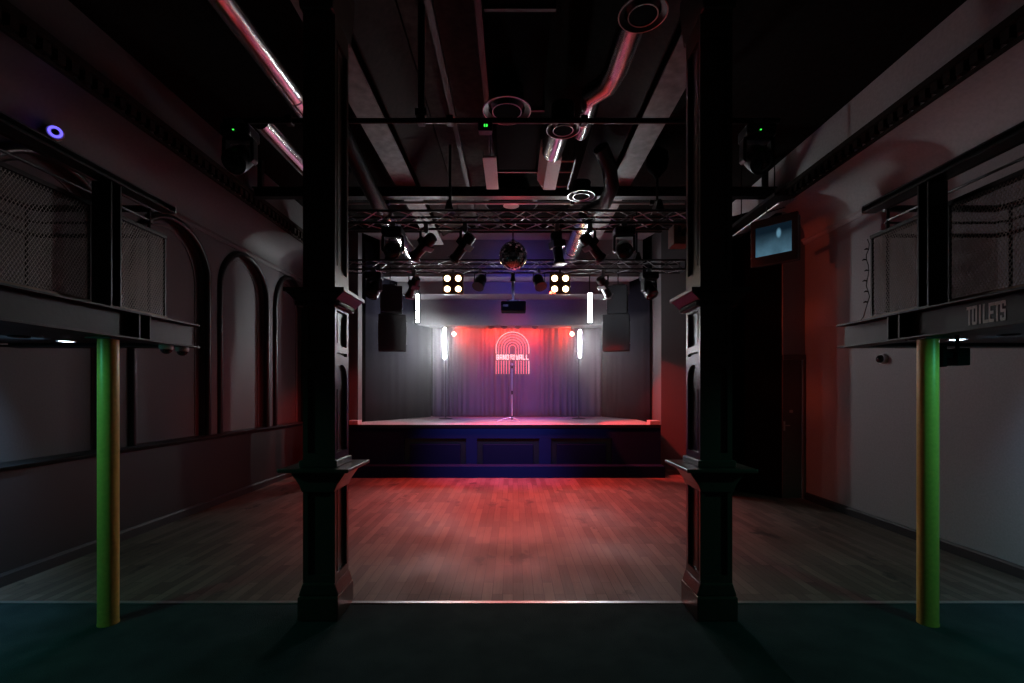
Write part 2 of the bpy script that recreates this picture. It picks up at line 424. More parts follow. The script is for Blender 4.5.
# ------------------------------------------------------------------ curtains
def curtain(p0, p1, z0, z1, amp, pitch, name, material, label, seed=0, cat='curtain'):
    rnd = random.Random(seed)
    p0 = Vector(p0); p1 = Vector(p1); d = p1-p0; Ln = d.length; d.normalize(); nrm = Vector((-d.y, d.x))
    n = int(Ln/pitch*9); rows = 9
    ph = 0; offs = []
    for i in range(n+1):
        ph += 2*PI/9*(1+.35*math.sin(i*.13+seed)+rnd.uniform(-.2,.2))
        offs.append((math.sin(ph), .6+.4*math.sin(i*.071+seed*2)))
    vs = []
    for j in range(rows+1):
        t = j/rows
        for i in range(n+1):
            q = p0+d*(Ln*i/n)
            a = amp*offs[i][1]*offs[i][0]*(1.0-.35*t)
            q = q+nrm*a
            vs.append((q.x, q.y, z0+(z1-z0)*t))
    W = n+1
    fs = [(j*W+i, j*W+i+1, (j+1)*W+i+1, (j+1)*W+i) for j in range(rows) for i in range(n)]
    o = MB().add(vs, fs).build(name, material, smooth=False)
    o.data.polygons.foreach_set('use_smooth', [True]*len(o.data.polygons))
    sm = o.modifiers.new('thickness', 'SOLIDIFY'); sm.thickness = .006
    return tag(o, label, cat)
curtain((-2.04, 11.93), (2.25, 11.93), ZS+.01, 3.4, .055, .14, 'stage_curtain', M['curtain'], 'pleated curtain across the back of the stage behind the neon sign', 3)
curtain((-3.13, 9.95), (-2.06, 11.86), ZS+.01, 4.8, .02, .3, 'stage_drape', M['drape'], 'flat black drape down the left side of the stage', 5)
curtain((3.0, 10.25), (2.27, 11.86), ZS+.01, 4.8, .025, .25, 'stage_drape', M['drape'], 'flat black drape down the right side of the stage', 8)

# ------------------------------------------------------------------ columns
def column(xc, label):
    t = thing('square_column', label, 'column', (xc, 3.435, 0))
    hw, hd = .1125, .135
    y0, y1 = 3.435-hd, 3.435+hd; x0, x1 = xc-hw, xc+hw
    pl = MB().box(x0-.03, x1+.03, y0-.03, y1+.03, 0, .17)
    pl.prism([(x0-.03,.17),(x1+.03,.17),(x1,.26),(x0,.26)], 'y', y0-.015, y1+.015)
    pl.build('plinth', M['pillar'], t, bevel=.012)
    ins = .022
    MB().box(x0+ins, x1-ins, y0+ins, y1-ins, .2, 4.6).build('shaft', M['pillar'], t)
    # framed panels: stiles at corners, rails between, arched head in the middle stage
    fr = MB(); s = .034
    for (a, b) in ((x0, y0), (x1-s, y0), (x0, y1-s), (x1-s, y1-s)): fr.box(a, a+s, b, b+s, .2, 4.6)
    def rail(za, zb_):
        fr.box(x0+s, x1-s, y0, y0+ins+.004, za, zb_); fr.box(x0+s, x1-s, y1-ins-.004, y1, za, zb_)
        fr.box(x0, x0+ins+.004, y0+s, y1-s, za, zb_); fr.box(x1-ins-.004, x1, y0+s, y1-s, za, zb_)
    for za, zb_ in ((.2,.31),(.93,1.06),(1.10,1.17),(1.80,1.86),(1.885,1.93),(2.18,2.21),(2.245,2.34),(2.34,2.46),(4.1,4.6)): rail(za, zb_)
    # arch spandrels z 1.64..1.80 on every face
    def spandrel(u0, u1, put):
        c = (u0+u1)/2; r = (u1-u0)/2; n = 10; zs = 1.80-r
        for k in range(n):
            a0 = PI*k/n; a1 = PI*(k+1)/n
            put([(c-r*math.cos(a0), zs+r*math.sin(a0)), (c-r*math.cos(a1), zs+r*math.sin(a1)), (c-r*math.cos(a1), 1.80), (c-r*math.cos(a0), 1.80)])
    for xa in (x0, x1-ins): spandrel(y0+s, y1-s, lambda q: fr.prism(q, 'x', xa, xa+ins))
    for ya in (y0, y1-ins): spandrel(x0+s, x1-s, lambda q: fr.prism(q, 'y', ya, ya+ins))
    fr.build('panel_frame', M['pillar'], t)
    bd = MB()
    for xa, dx in ((x0-.004, 1), (x1-.006, 1)):
        for (za, zb_) in ((.33,.91),(1.19,1.62),(1.95,2.16),(2.5,4.05)):
            for yy in (y0+s+.004, y1-s-.014): bd.box(xa, xa+.01, yy, yy+.01, za, zb_)
    bd.build('panel_bead', M['pillar'], t)
    co_ = MB()
    co_.box(x0-.03, x1+.03, y0-.03, y1+.03, 2.20, 2.235)
    co_.prism([(x0-.03,2.235),(x1+.03,2.235),(x1+.085,2.29),(x0-.085,2.29)], 'y', y0-.07, y1+.07)
    co_.box(x0-.095, x1+.095, y0-.095, y1+.095, 2.29, 2.318)
    for k in range(13):
        u = x0-.03+k*(x1-x0+.05)/12.5
        co_.box(u, u+.009, y0-.045, y0-.03, 2.205, 2.235); co_.box(u, u+.009, y1+.03, y1+.045, 2.205, 2.235)
    for k in range(15):
        u = y0-.03+k*(y1-y0+.05)/14.5
        co_.box(x0-.045, x0-.03, u, u+.009, 2.205, 2.235); co_.box(x1+.03, x1+.045, u, u+.009, 2.205, 2.235)
    co_.build('cornice', M['pillar'], t, bevel=.003)
    sh = MB().box(x0-.13, x1+.13, y0-.105, y1+.105, 1.047, 1.073)
    sh.box(x0-.02, x1+.02, y0-.02, y1+.02, 1.073, 1.12)
    sh.build('drink_shelf', M['pillar'], t, bevel=.006)
    MB().prism([(x0-.0,.90),(x1+.0,.90),(x1+.02,.95),(x1+.07,1.02),(x1+.08,1.047),(x0-.08,1.047),(x0-.07,1.02),(x0-.02,.95)], 'y', y0-.02, y1+.02).build('shelf_bracket', M['pillar'], t, bevel=.005)
    cp = MB().prism([(x0,4.25),(x1,4.25),(x1+.03,4.5),(x1+.03,4.6),(x0-.03,4.6),(x0-.03,4.5)], 'y', y0-.06, y1+.06)
    cp.build('capital', M['pillar'], t, bevel=.01)
    return t
column(-1.3625, 'dark panelled square column on the arched wall side of the dance floor')
column(1.4275, 'dark panelled square column with a small brown speaker behind it')

# ------------------------------------------------------------------ mezzanines
ZU = 1.972
def ibeam_y(mb, xc, y0, y1, z0, z1, fw, ft=.014, wt=.012):
    mb.box(xc-fw/2, xc+fw/2, y0, y1, z0, z0+ft); mb.box(xc-fw/2, xc+fw/2, y0, y1, z1-ft, z1); mb.box(xc-wt/2, xc+wt/2, y0, y1, z0+ft, z1-ft)
def mezz(s, xb, xw, side_txt):
    # main edge beam
    t = thing('edge_beam', 'dark steel I beam edging the mezzanine, '+('with white lettering above the pole' if s > 0 else 'with two dome cameras under it'), 'steel beam', (xb, 4.0, ZU))
    b = MB(); ibeam_y(b, xb, YB+.02, 4.0, ZU, 2.17, .16); b.build('i_section', M['steel_black'], t, bevel=.002)
    for y in (3.36, 3.46, .9): MB().box(xb-.072, xb+.072, y-.006, y+.006, ZU+.014, 2.156).build('stiffener', M['steel_black'], t)
    pp = MB().box(min(xb-s*.006, xb-s*.012), max(xb-s*.006, xb-s*.012), 3.5, 3.985, ZU+.02, 2.15)
    pp.build('end_plate', M['steel_pale'] if False else M['plate'], t)
    # end beam
    e = thing('end_beam', 'dark steel beam closing the stage end of the '+side_txt+' mezzanine', 'steel beam', ((xb+xw)/2, 3.93, ZU))
    eb = MB(); xa, xc = sorted((xb+s*.09, xw-s*.005))
    eb.box(xa, xc, 3.86, 4.0, ZU, ZU+.014); eb.box(xa, xc, 3.86, 4.0, 2.156, 2.17); eb.box(xa, xc, 3.924, 3.936, ZU+.014, 2.156)
    eb.build('i_section', M['steel_black'], e)
    # deck
    d = MB().box(xa, xc, YB+.02, 3.85, 2.0, 2.15)
    struct(d, 'ceiling_mezzanine_'+side_txt, M['black'], side_txt+' mezzanine deck above the carpet', 'mezzanine deck')
    # green/yellow pole
    px = 2.868 if s > 0 else -2.798
    pt = thing('support_pole', 'round yellow pole turned green by cool light, under the beam '+('with lettering' if s > 0 else 'with dome cameras'), 'pole', (px, 3.25, 0), group=None)
    MB().tube((px,3.25,.012), (px,3.25,1.962), .060, 40).build('shaft', M['pole'], pt, smooth=True)
    MB().tube((px,3.25,0), (px,3.25,.012), .062, 40).build('base_ring', M['pole'], pt, smooth=True)
    MB().box(px-.085, px+.085, 3.165, 3.335, 1.962, ZU).build('top_plate', M['steel_black'], pt)
    # post
    xq = xb+s*.025
    po = thing('mezzanine_post', 'black steel H post standing on the '+side_txt+' mezzanine beam', 'post', (xq, 3.2, 2.17))
    pb = MB(); pb.box(xq-.065, xq+.065, 3.155, 3.169, 2.182, 3.02); pb.box(xq-.065, xq+.065, 3.231, 3.245, 2.182, 3.02); pb.box(xq-.006, xq+.006, 3.169, 3.231, 2.182, 3.02)
    pb.build('h_section', M['blackmetal'], po, bevel=.002)
    MB().box(xq-.075, xq+.075, 3.14, 3.26, 2.17, 2.182).build('base_plate', M['blackmetal'], po)
    # top rail beam
    rl = thing('head_rail', 'long black steel rail above the '+side_txt+' mezzanine balustrade', 'rail', (xb, 3.7, 3.02))
    rb = MB(); ibeam_y(rb, xb, YB+.02, 3.74, 3.02, 3.075, .11, .01, .01); rb.build('i_section', M['blackmetal'], rl, bevel=.002)
    MB().box(xb-.055, xb+.055, 3.74, 3.746, 3.02, 3.075).build('end_cap', M['alu'], rl)
    # mesh balustrade
    xm = xb+s*.13
    bl = thing('mesh_balustrade', 'expanded metal mesh balustrade panel on the '+side_txt+' mezzanine edge', 'balustrade', (xm, 3.85, 2.17))
    y0, y1, za, zb_ = -.6, 3.88, 2.19, 2.89
    f = MB(); f.box(xm-.02, xm+.02, y0, y1, za-.02, za+.035); f.build('bottom_rail', M['wood_rail'], bl, bevel=.003)
    f = MB(); f.box(xm-.018, xm+.018, y0, y1, zb_-.03, zb_); f.build('top_rail', M['steel_black'], bl, bevel=.003)
    for yy in (y1-.016, 3.18, 1.6): MB().box(xm-.008, xm+.008, yy, yy+.016, za, zb_).build('upright', M['steel_black'], bl)
    def wires(plane, u0, u1, c):
        q = MB(); hh = zb_-.03-(za+.035); pit = .022; k = u0-hh*.6
        sl = .6
        while k < u1:
            for dr in (1, -1):
                ua, ub = (k, k+hh*sl) if dr > 0 else (k+hh*sl, k)
                zA, zB = za+.035, zb_-.03
                # clip to u0..u1
                pa, pb_ = [ua, zA], [ub, zB]
                for pt_, ot in ((pa, pb_), (pb_, pa)):
                    for lim, sg in ((u0, 1), (u1, -1)):
                        if (pt_[0]-lim)*sg < 0:
                            tt = (lim-ot[0])/(pt_[0]-ot[0]) if abs(pt_[0]-ot[0]) > 1e-6 else 0
                            pt_[1] = ot[1]+(pt_[1]-ot[1])*tt; pt_[0] = lim
                if abs(pa[1]-pb_[1]) < .01: continue
                if plane == 'y': q.tube((c+dr*.0015, pa[0], pa[1]), (c+dr*.0015, pb_[0], pb_[1]), .0026, 4)
                else: q.tube((pa[0], c+dr*.0015, pa[1]), (pb_[0], c+dr*.0015, pb_[1]), .0026, 4)
            k += pit
        return q
    wires('y', max(y0, .9), y1-.016, xm).build('mesh', M['mesh'], bl)
    # U shaped guard rails round the end of the balcony
    gd = thing('guard_rail', 'triple black tube guard rail round the stage end of the '+side_txt+' mezzanine', 'guard rail', (xb+s*.65, 3.82, 2.17))
    xo = xb+s*1.15
    for z, r in ((3.09, .028), (2.975, .01), (2.87, .018)):
        g = MB().path([(xm+s*.04, 1.0, z), (xm+s*.04, 3.76, z), (xm+s*.06, 3.82, z), (xo-s*.06, 3.82, z), (xo, 3.76, z), (xo, 1.0, z)], r, 8)
        g.build('rail', M['blackmetal'], gd, smooth=True)
    for x, y in ((xo, 3.76), (xo, 2.3), (xm+s*.04, 3.76), (xm+s*.04, 2.3)): MB().tube((x, y, 2.15), (x, y, 3.09), .012, 8).build('standard', M['blackmetal'], gd)
    a, c = sorted((xm+s*.05, xo))
    wires('x', a, c, 3.86).build('end_mesh', M['mesh'], gd)
    return t
M['plate'] = mat('greyish_steel_plate', (.07, .062, .062), .55, .1, bump=.1, bscale=20)
beamL = mezz(-1, -2.74, XD, 'left')
beamR = mezz(1, 2.83, XR, 'right')

# lettering TOILETS on the right beam web (facing the room)
def glyphs():
    t = .3
    return {'T': [(0,1,1-.17,1),(.5-t/2,.5+t/2,0,1-.17)], 'O': [(0,t,.06,.94),(1-t,1,.06,.94),(.08,.92,0,.15),(.08,.92,.85,1)],
            'I': [(.5-t/2,.5+t/2,0,1)], 'L': [(0,t,0,1),(t,1,0,.17)], 'E': [(0,t,0,1),(t,1,0,.17),(t,.9,.42,.58),(t,1,.83,1)],
            'S': [(.05,.95,0,.15),(1-t,1,.06,.52),(.05,.95,.43,.58),(0,t,.5,.94),(.05,.95,.85,1),(0,t,.06,.28),(1-t,1,.72,.94)],
            'B': [(0,t,0,1),(t,.9,0,.17),(t,.9,.42,.58),(t,.9,.83,1),(1-t,1,.06,.46),(1-t,.97,.54,.94)], 'A': [(0,t,0,.92),(1-t,1,0,.92),(.08,.92,.84,1),(t,1-t,.3,.46)],
            'N': [(0,t,0,1),(1-t,1,0,1),(t,.5,.5,.86),(.5,1-t,.14,.5)], 'D': [(0,t,0,1),(t,.88,0,.16),(t,.88,.84,1),(1-t,1,.08,.92)],
            'W': [(0,.24,.1,1),(.76,1,.1,1),(.38,.62,.1,.75),(.06,.94,0,.15)], 'H': [(0,t,0,1),(1-t,1,0,1),(t,1-t,.42,.6)]}
GL = glyphs()
tx = MB(); ya, yb = 2.925, 2.69; n = 7; cw = (ya-yb)/n
zz0, zz1 = 2.012, 2.128
for i, ch in enumerate('TOILETS'):
    wf = .92; u0 = ya-cw*i-(cw*(1-wf)/2)
    if ch == 'I': pass
    for k, (a, b, c, d) in enumerate(GL[ch]):
        e = .0002*k
        tx.box(2.83-.0075-.0006-e, 2.83-.0058, u0-cw*wf*b, u0-cw*wf*a, zz0+(zz1-zz0)*c, zz0+(zz1-zz0)*d)
o = tx.build('lettering', M['letter'], beamR); o['label'] = 'white TOILETS lettering on beam web'

# downlights, dome cameras, small wall fixtures under the mezzanine
def downlight(x, y, z, lit, label):
    t = thing('downlight', label, 'downlight', (x, y, z))
    MB().lathe([(.046,0),(.06,0),(.062,-.006),(.056,-.012),(.046,-.008)], 28, T(x,y,z)).build('bezel', M['white'] if lit else M['blackmetal'], t, smooth=True)
    MB().lathe([(.045,-.002),(.045,-.010),(.03,-.014),(.002,-.015)], 24, T(x,y,z)).build('lamp', M['cool'] if lit else M['lens'], t, smooth=True)
downlight(-3.44, 3.62, 2.0, True, 'lit cool white downlight under the mezzanine by the arched wall')
downlight(3.31, 3.5, 2.0, True, 'lit cool white downlight under the mezzanine by the lettering')
downlight(-3.44, 2.25, 2.0, True, 'lit cool downlight under the mezzanine nearer the camera, arched wall side')
downlight(3.31, 2.25, 2.0, True, 'lit cool downlight under the mezzanine nearer the camera, lettering side')
downlight(-3.52, 3.35, 2.0, False, 'unlit downlight next to the lit one by the arched wall')
downlight(3.46, 3.28, 2.0, False, 'unlit downlight next to the lit one by the lettering')
def dome(loc, label, m=None, rot=(0,0,0), r=.048):
    t = thing('dome_camera', label, 'dome camera', loc, rot)
    MB().lathe([(r,0),(r*1.02,-.02),(r*.98,-.035),(r*.9,-.04)], 28).build('housing', M['white'], t, local=True, smooth=True)
    MB().lathe([(r*.82*math.cos(a*PI/16)+1e-4, -.04-r*.75*math.sin(a*PI/16)) for a in range(9)], 24).build('dome', M['lens'], t, local=True, smooth=True)
    return t
dome((-2.745, 3.72, ZU+.004), 'small pale dome camera under the beam end, nearer the pole')
dome((-2.745, 3.90, ZU+.004), 'small pale dome camera under the beam end, farther from the pole')
dome((XR, 5.55, 1.99), 'small round dome camera on the grey wall beyond the right pole', rot=(0, R(90), 0), r=.06)
lp = thing('box_lamp', 'black box lamp on a bracket behind the right green pole', 'lamp', (3.12, 3.30, 1.99))
MB().box(3.075, 3.165, 3.25, 3.35, 1.785, 1.905).build('housing', M['black_matt'], lp, bevel=.006)
MB().box(2.98, 3.075, 3.28, 3.32, 1.84, 1.88).build('arm', M['black_matt'], lp)
MB().tube((3.12,3.30,1.90), (3.12,3.30,2.0), .012, 10).build('stem', M['black_matt'], lp)
MB().box(2.985, 3.01, 3.26, 3.34, 1.775, 1.92).build('bracket', M['black_matt'], lp)
# blue ringed fixture on the left coving
bp_ = Vector((-4.20, 4.31, 3.975))
rg = thing('ring_light', 'small round fixture with a glowing blue ring on the left coving', 'ring light', bp_)
rm = RZ(R(28)) @ RX(R(72))
rg.rotation_euler = (R(90), 0, R(48))
tor = MB()
tor.path([(.042*math.cos(2*PI*k/28), .042*math.sin(2*PI*k/28), .03) for k in range(28)], .010, 8, closed=True)
tor.build('glow_ring', M['blue_ring'], rg, local=True, smooth=True)
MB().lathe([(.06,-.05),(.066,.0),(.06,.02),(.03,.025)], 28).build('housing', M['white'], rg, local=True, smooth=True)
MB().lathe([(.028,.02),(.026,.03),(.01,.034)], 20).build('lens', M['lens'], rg, local=True, smooth=True)
MB().tube((0,0,-.05), (0,-.0,-.16), .02, 12).build('stem', M['white'], rg, local=True, smooth=True)

# string light wire at the end of the right balustrade
wr = thing('string_lights', 'thin black string light wire hanging off the right mesh balustrade end', 'string lights', (2.94, 3.9, 2.87))
pts = [(2.94+.012*math.sin(i*1.3), 3.895+.004*math.cos(i*2), 2.87-.7*i/16) for i in range(14)]+[(2.90, 3.89, 2.22), (2.86, 3.88, 2.18)]
MB().path(pts, .0035, 6).build('wire', M['black'], wr, smooth=True)
for i in range(2, 14, 2):
    p = Vector(pts[i]); MB().path([p, p+Vector((-.02,0,.004)), p+Vector((-.035,0,-.004))], [.004,.007,.004], 6).build('bulb', M['blackmetal'], wr)

# ------------------------------------------------------------------ right wing, door, monitor
wg = thing('wing_partition', 'tall black wing partition beside the narrow door', 'partition', (3.7, 7.35, 0))
MB().prism([(3.40,7.80),(4.05,7.08),(4.10,7.13),(3.43,7.87)], 'z', 0, 4.45).build('panel', M['black_matt'], wg)
MB().prism([(3.04,7.42),(3.08,7.38),(3.44,7.80),(3.40,7.84)], 'z', 0, 4.45).build('shadow_return', M['black_matt'], wg)  # unseen return added so its edge cuts tube light off the right wall
blocker = thing('wing_partition', 'added black panel unseen behind the left column, blocking tube light', 'partition', (-3.22, 8.4, 0))  # added out of view to block tube light and shape the arch patch
MB().box(-3.5, -2.98, 8.40, 8.46, 0, 4.45).build('panel', M['black_matt'], blocker)
for x in (-3.5, -3.04): MB().box(x, x+.06, 8.46, 8.54, 0, 4.45).build('edge_post', M['black_matt'], blocker)
struct(MB().box(4.05, XR, 7.05, 7.15, 2.15, ZC-.6), 'wall_return', M['wall_r'])
dr = thing('door_1', 'narrow red lit door beside the black wing partition', 'door', (4.2, 7.03, 0)); dr['kind'] = 'structure'
MB().box(4.05, 4.34, 7.06, 7.11, .01, 2.08).build('leaf', M['door'], dr, bevel=.004)
fr = MB().box(4.04, XR, 7.02, 7.06, 2.08, 2.16); fr.box(4.34, XR-.005, 7.02, 7.06, 0, 2.08)
fr.build('frame', M['door'], dr, bevel=.006)
MB().box(4.15, 4.20, 7.052, 7.06, 1.29, 1.33).build('plate', M['alu'], dr)
hd = MB().box(4.06, 4.085, 7.05, 7.06, 1.02, 1.16); hd.tube((4.072,7.05,1.1),(4.072,7.01,1.1),.008,8); hd.tube((4.072,7.012,1.1),(4.13,7.012,1.1),.008,8)
hd.build('handle', M['alu'], dr)

tv = thing('wall_monitor', 'boxy wall monitor showing a hazy blue picture, high beside the wing', 'monitor', P(775, 241, 6.2), (R(0), 0, R(-48)))
# local: screen faces -Y
w2, h2 = .285, .305
f = MB()
for (a, b, c, d) in ((-w2,w2,h2-.1,h2),(-w2,w2,-h2,-h2+.12),(-w2,-w2+.06,-h2+.12,h2-.1),(w2-.07,w2,-h2+.12,h2-.1)): f.box(a, b, -.06, .0, c, d)
f.build('bezel', M['brown_bezel'] if 'brown_bezel' in M else mat('dark_brown_bezel', (.09,.055,.045), .5), tv, local=True, bevel=.006)
MB().box(-w2+.06, w2-.07, -.045, -.03, -h2+.12, h2-.1).build('screen', M['screen'], tv, local=True)
bk = MB().box(-w2+.01, w2-.01, 0, .1, -h2+.01, h2-.01); bk.prism([(-.25,.1),(.25,.1),(.2,.3),(-.2,.3)], 'z', -.22, .22)
bk.build('back_shell', M['black'], tv, local=True, bevel=.02)
am = MB().tube((0,.28,.0), (0,.90,.0), .03, 10)
am.build('wall_arm', M['black'], tv, local=True)

# bundle of conduits above the wing
cr = thing('conduit_pipe', 'thin metal conduit in the bundle running above the black wing', 'conduit', (3.34, 7.0, 3.97), group='conduits above the wing')
MB().tube((0,-1.1,0), (0,.36,0), .012, 8).build('pipe', M['alu'], cr, local=True, smooth=True)
for y in (-.85, .15): MB().box(-.016,.016,y,y+.03,-.016,.05).build('clip', M['blackmetal'], cr, local=True)
for k in range(1, 6):
    dup(cr, (3.34+.042*k, 7.0, 3.97+.012*k))
tr_ = thing('cable_tray', 'dark steel tray carrying the conduit bundle', 'cable tray', (3.45, 6.6, 4.08))
tb = MB().box(3.31, 3.58, 5.95, 7.34, 4.085, 4.095); tb.box(3.31, 3.32, 5.95, 7.34, 4.095, 4.13); tb.box(3.57, 3.58, 5.95, 7.34, 4.095, 4.13)
tb.build('tray', M['steel_black'], tr_)
for y in (6.2, 7.1): MB().tube((3.45, y, 4.09), (3.45, y, ZC), .008, 8).build('hanger_rod', M['steel_black'], tr_)

# ------------------------------------------------------------------ ceiling steel, pipes, ducts
def lbeam(xc, label):
    t = thing('ceiling_beam', label, 'steel beam', (xc, 6, 4.6))
    MB().box(xc-.145, xc+.145, 2.2, 9.58, 4.60, 4.625).build('bottom_flange', M['steel_pale'], t)
    MB().box(xc-.06, xc+.06, 2.2, 9.58, 4.625, ZC).build('web', M['beam_brown'], t)
lbeam(-1.56, 'pale riveted ceiling beam running to the stage above the left column')
lbeam(1.56, 'pale riveted ceiling beam running to the stage above the right column')
sl = MB().prism([(-1.40,4.75),(-1.02,ZC-.02),(-1.02,ZC),(-1.42,ZC),(-1.42,4.75)], 'y', 2.2, 9.5)
struct(sl, 'trim_20', M['beam_brown'], 'brown sloping board beside the left ceiling beam', 'ceiling board')
struct(MB().prism([(1.40,4.75),(1.02,ZC-.02),(1.02,ZC),(1.42,ZC),(1.42,4.75)], 'y', 2.2, 9.5), 'trim_21', M['beam_brown'], 'brown sloping board beside the right ceiling beam', 'ceiling board')
for k, x in enumerate((-.72, -.30)):
    struct(MB().box(x-.03, x+.03, 2.2, 9.5, ZC-.1, ZC), 'trim_%d' % (22+k), M['black'], 'slim dark ceiling batten '+('near the left hanger' if k == 0 else 'beside the black duct'), 'ceiling batten')
struct(MB().box(-1.0, -.33, 2.2, 9.5, ZC-.03, ZC), 'ceiling_bay', M['bay'], 'greyish ceiling boards between left ceiling beam and black duct', 'ceiling boards')
cb = thing('cross_beam', 'black steel beam crossing the whole hall above the front truss', 'steel beam', (0, 6.9, 4.45))
b = MB(); b.box(-3.8, 3.85, 6.84, 6.96, 4.45, 4.465); b.box(-3.8, 3.85, 6.84, 6.96, 4.575, 4.59); b.box(-3.8, 3.85, 6.89, 6.91, 4.465, 4.575)
b.build('i_section', M['black'], cb)
b = MB()
for x in (-3.7, -1.56, 1.56, 3.7): b.box(x-.03, x+.03, 6.86, 6.94, 4.59, 4.6 if abs(x) < 2 else ZC)
b.build('packing', M['black'], cb)
def pipe_x(x0, x1, y, z, r, label, m, ups=(), name='scaffold_pipe'):
    t = thing(name, label, 'pipe', ((x0+x1)/2, y, z))
    MB().tube((x0,y,z), (x1,y,z), r, 12).build('tube', m, t, smooth=True)
    for x in ups:
        MB().box(x-.03, x+.03, y-r-.012, y+r+.012, z-r-.01, z+r+.012).build('coupler', M['blackmetal'], t, bevel=.006)
    return t
pipe_x(-2.5, 2.6, 7.1, 4.53, .022, 'upper of two dull metal pipes below the black cross beam', M['alu'], (-1.9, .9, 2.1))
pipe_x(-2.5, 2.6, 7.12, 4.465, .02, 'lower of two dull metal pipes below the black cross beam', M['alu'], (-1.9, .9, 2.1))
fp = pipe_x(-2.52, 2.32, 4.1, 3.965, .024, 'long black lighting pipe crossing between the two columns', M['truss'], (-1.95, -.8, -.55, .62, 1.55))
hg = thing('pipe_hanger', 'thick black drop pole holding the front lighting pipe', 'hanger', (-.8, 4.1, 3.99))
MB().tube((-.8,4.1,4.0), (-.8,4.1,ZC), .03, 12).build('pole', M['black'], hg, smooth=True)
MB().box(-.85,-.75,4.06,4.14,3.995,4.06).build('clamp', M['blackmetal'], hg, bevel=.008)
hg2 = thing('pipe_hanger', 'slim black drop pole at the right end of front lighting pipe', 'hanger', (1.55, 4.1, 3.99))
MB().tube((1.55,4.1,3.99), (1.55,4.1,ZC), .015, 12).build('pole', M['black'], hg2, smooth=True)

# black rectangular duct in the middle of the ceiling
bd = thing('rectangular_duct', 'large black rectangular air duct in the middle of the ceiling', 'duct', (.25, 5, 4.6))
MB().box(-.19, .30, 2.4, 6.3, 4.55, ZC-.01).build('casing', M['black_matt'], bd)
for y in (3.6, 4.9, 6.27): MB().box(-.22, .33, y, y+.03, 4.535, ZC-.01).build('flange', M['black'], bd)
# hanging baffle boxes in red light
bx = thing('hanging_baffle', 'flat pale board glowing pink underneath, hung left of the black duct', 'panel', (-.28, 6.05, 4.4))
MB().box(-.365, -.20, 5.62, 6.5, 4.40, 4.425).build('board', M['pinkbox'], bx, bevel=.004)
MB().box(-.365, -.35, 5.62, 6.5, 4.425, 4.47).build('upstand', M['pinkbox'], bx)
for y in (5.8, 6.3): MB().tube((-.28,y,4.42), (-.28,y,ZC), .006, 6).build('strap', M['black'], bx)
by = thing('folded_box', 'folded pale trough glowing pink underneath, on rods right of the black duct', 'box', (.45, 6.05, 4.4))
MB().prism([(.42,4.395),(.585,4.395),(.585,4.42),(.42,4.42),(.345,4.545),(.335,4.535)], 'y', 5.62, 6.5).build('trough', M['pinkbox'], by)
MB().box(.335,.35,5.62,6.5,4.53,4.62).build('side_lip', M['pinkbox'], by)
for y in (5.72, 6.0, 6.42): MB().tube((.585,y,4.41), (.74,y,4.41), .012, 8).build('rod', M['alu'], by, smooth=True)
MB().box(.74,.76,5.65,6.48,4.39,4.44).build('bracket', M['black'], by)
for y in (5.75, 6.4): MB().tube((.75,y,4.43), (.75,y,ZC), .006, 6).build('strap', M['black'], by)

def duct(name, pts, r, label, m=None, seams=True, cat='duct'):
    t = thing(name, label, cat, pts[0])
    MB().path(pts, r, 20).build('tube', m or M['silver'], t, smooth=True)
    if seams:
        for p, q in zip(pts[:-1], pts[1:]):
            p = Vector(p); q = Vector(q); L_ = (q-p).length; k = int(L_/.9)
            for i in range(1, k+1):
                c = p+(q-p)*(i/(k+1)); d = (q-p).normalized()*.03
                MB().tube(c-d, c+d, (r if not isinstance(r, list) else r[0])+.008, 20).build('joint_band', m or M['silver'], t, smooth=True)
    return t
duct('round_duct', [(-2.14,2.6,4.5),(-2.14,3.3,4.5),(-2.14,4.05,4.5),(-2.14,5.2,4.5)], .10, 'shiny round air duct high beside the left column')
duct('round_duct', [(-2.42,4.5,4.2),(-2.42,5.3,4.2),(-2.42,6.0,4.2)], .085, 'lower short shiny duct left of the left column')
duct('round_duct', [(.97,3.62,4.58),(.95,4.25,4.56),(.91,4.5,4.55),(.77,4.62,4.52),(.77,4.95,4.52),(.80,5.25,4.60),(.80,5.55,4.66)], [.115,.115,.11,.10,.085,.085,.085], 'shiny kinked air duct right of the black duct', seams=False)
duct('round_duct', [(.50,4.99,4.42),(.48,5.3,4.42),(.46,5.52,4.42)], .12, 'short fat shiny duct above the folded pink box', seams=False)
duct('round_duct', [(-1.94,7.02,4.27),(-1.97,8.2,4.27),(-2.0,9.5,4.27)], .13, 'bright duct running to the stage on the left, beyond cross beam')
duct('round_duct', [(1.13,7.06,4.28),(1.12,8.2,4.28),(1.12,9.5,4.28)], .14, 'bright duct running to the stage on the right, beyond cross beam')
duct('flexible_duct', [(-2.1,5.3,4.86),(-2.05,5.6,4.74),(-1.98,6.0,4.50),(-1.93,6.4,4.33),(-1.92,6.75,4.27),(-1.94,7.0,4.27)], .10, 'dark ribbed flexible duct hanging beside left truss end', M['flex'], False)
duct('flexible_duct', [(1.12,6.0,4.72),(1.27,6.2,4.56),(1.35,6.42,4.40),(1.31,6.72,4.30),(1.15,7.0,4.28)], .10, 'dark ribbed flexible duct curving beside the right ceiling beam', M['flex'], False)
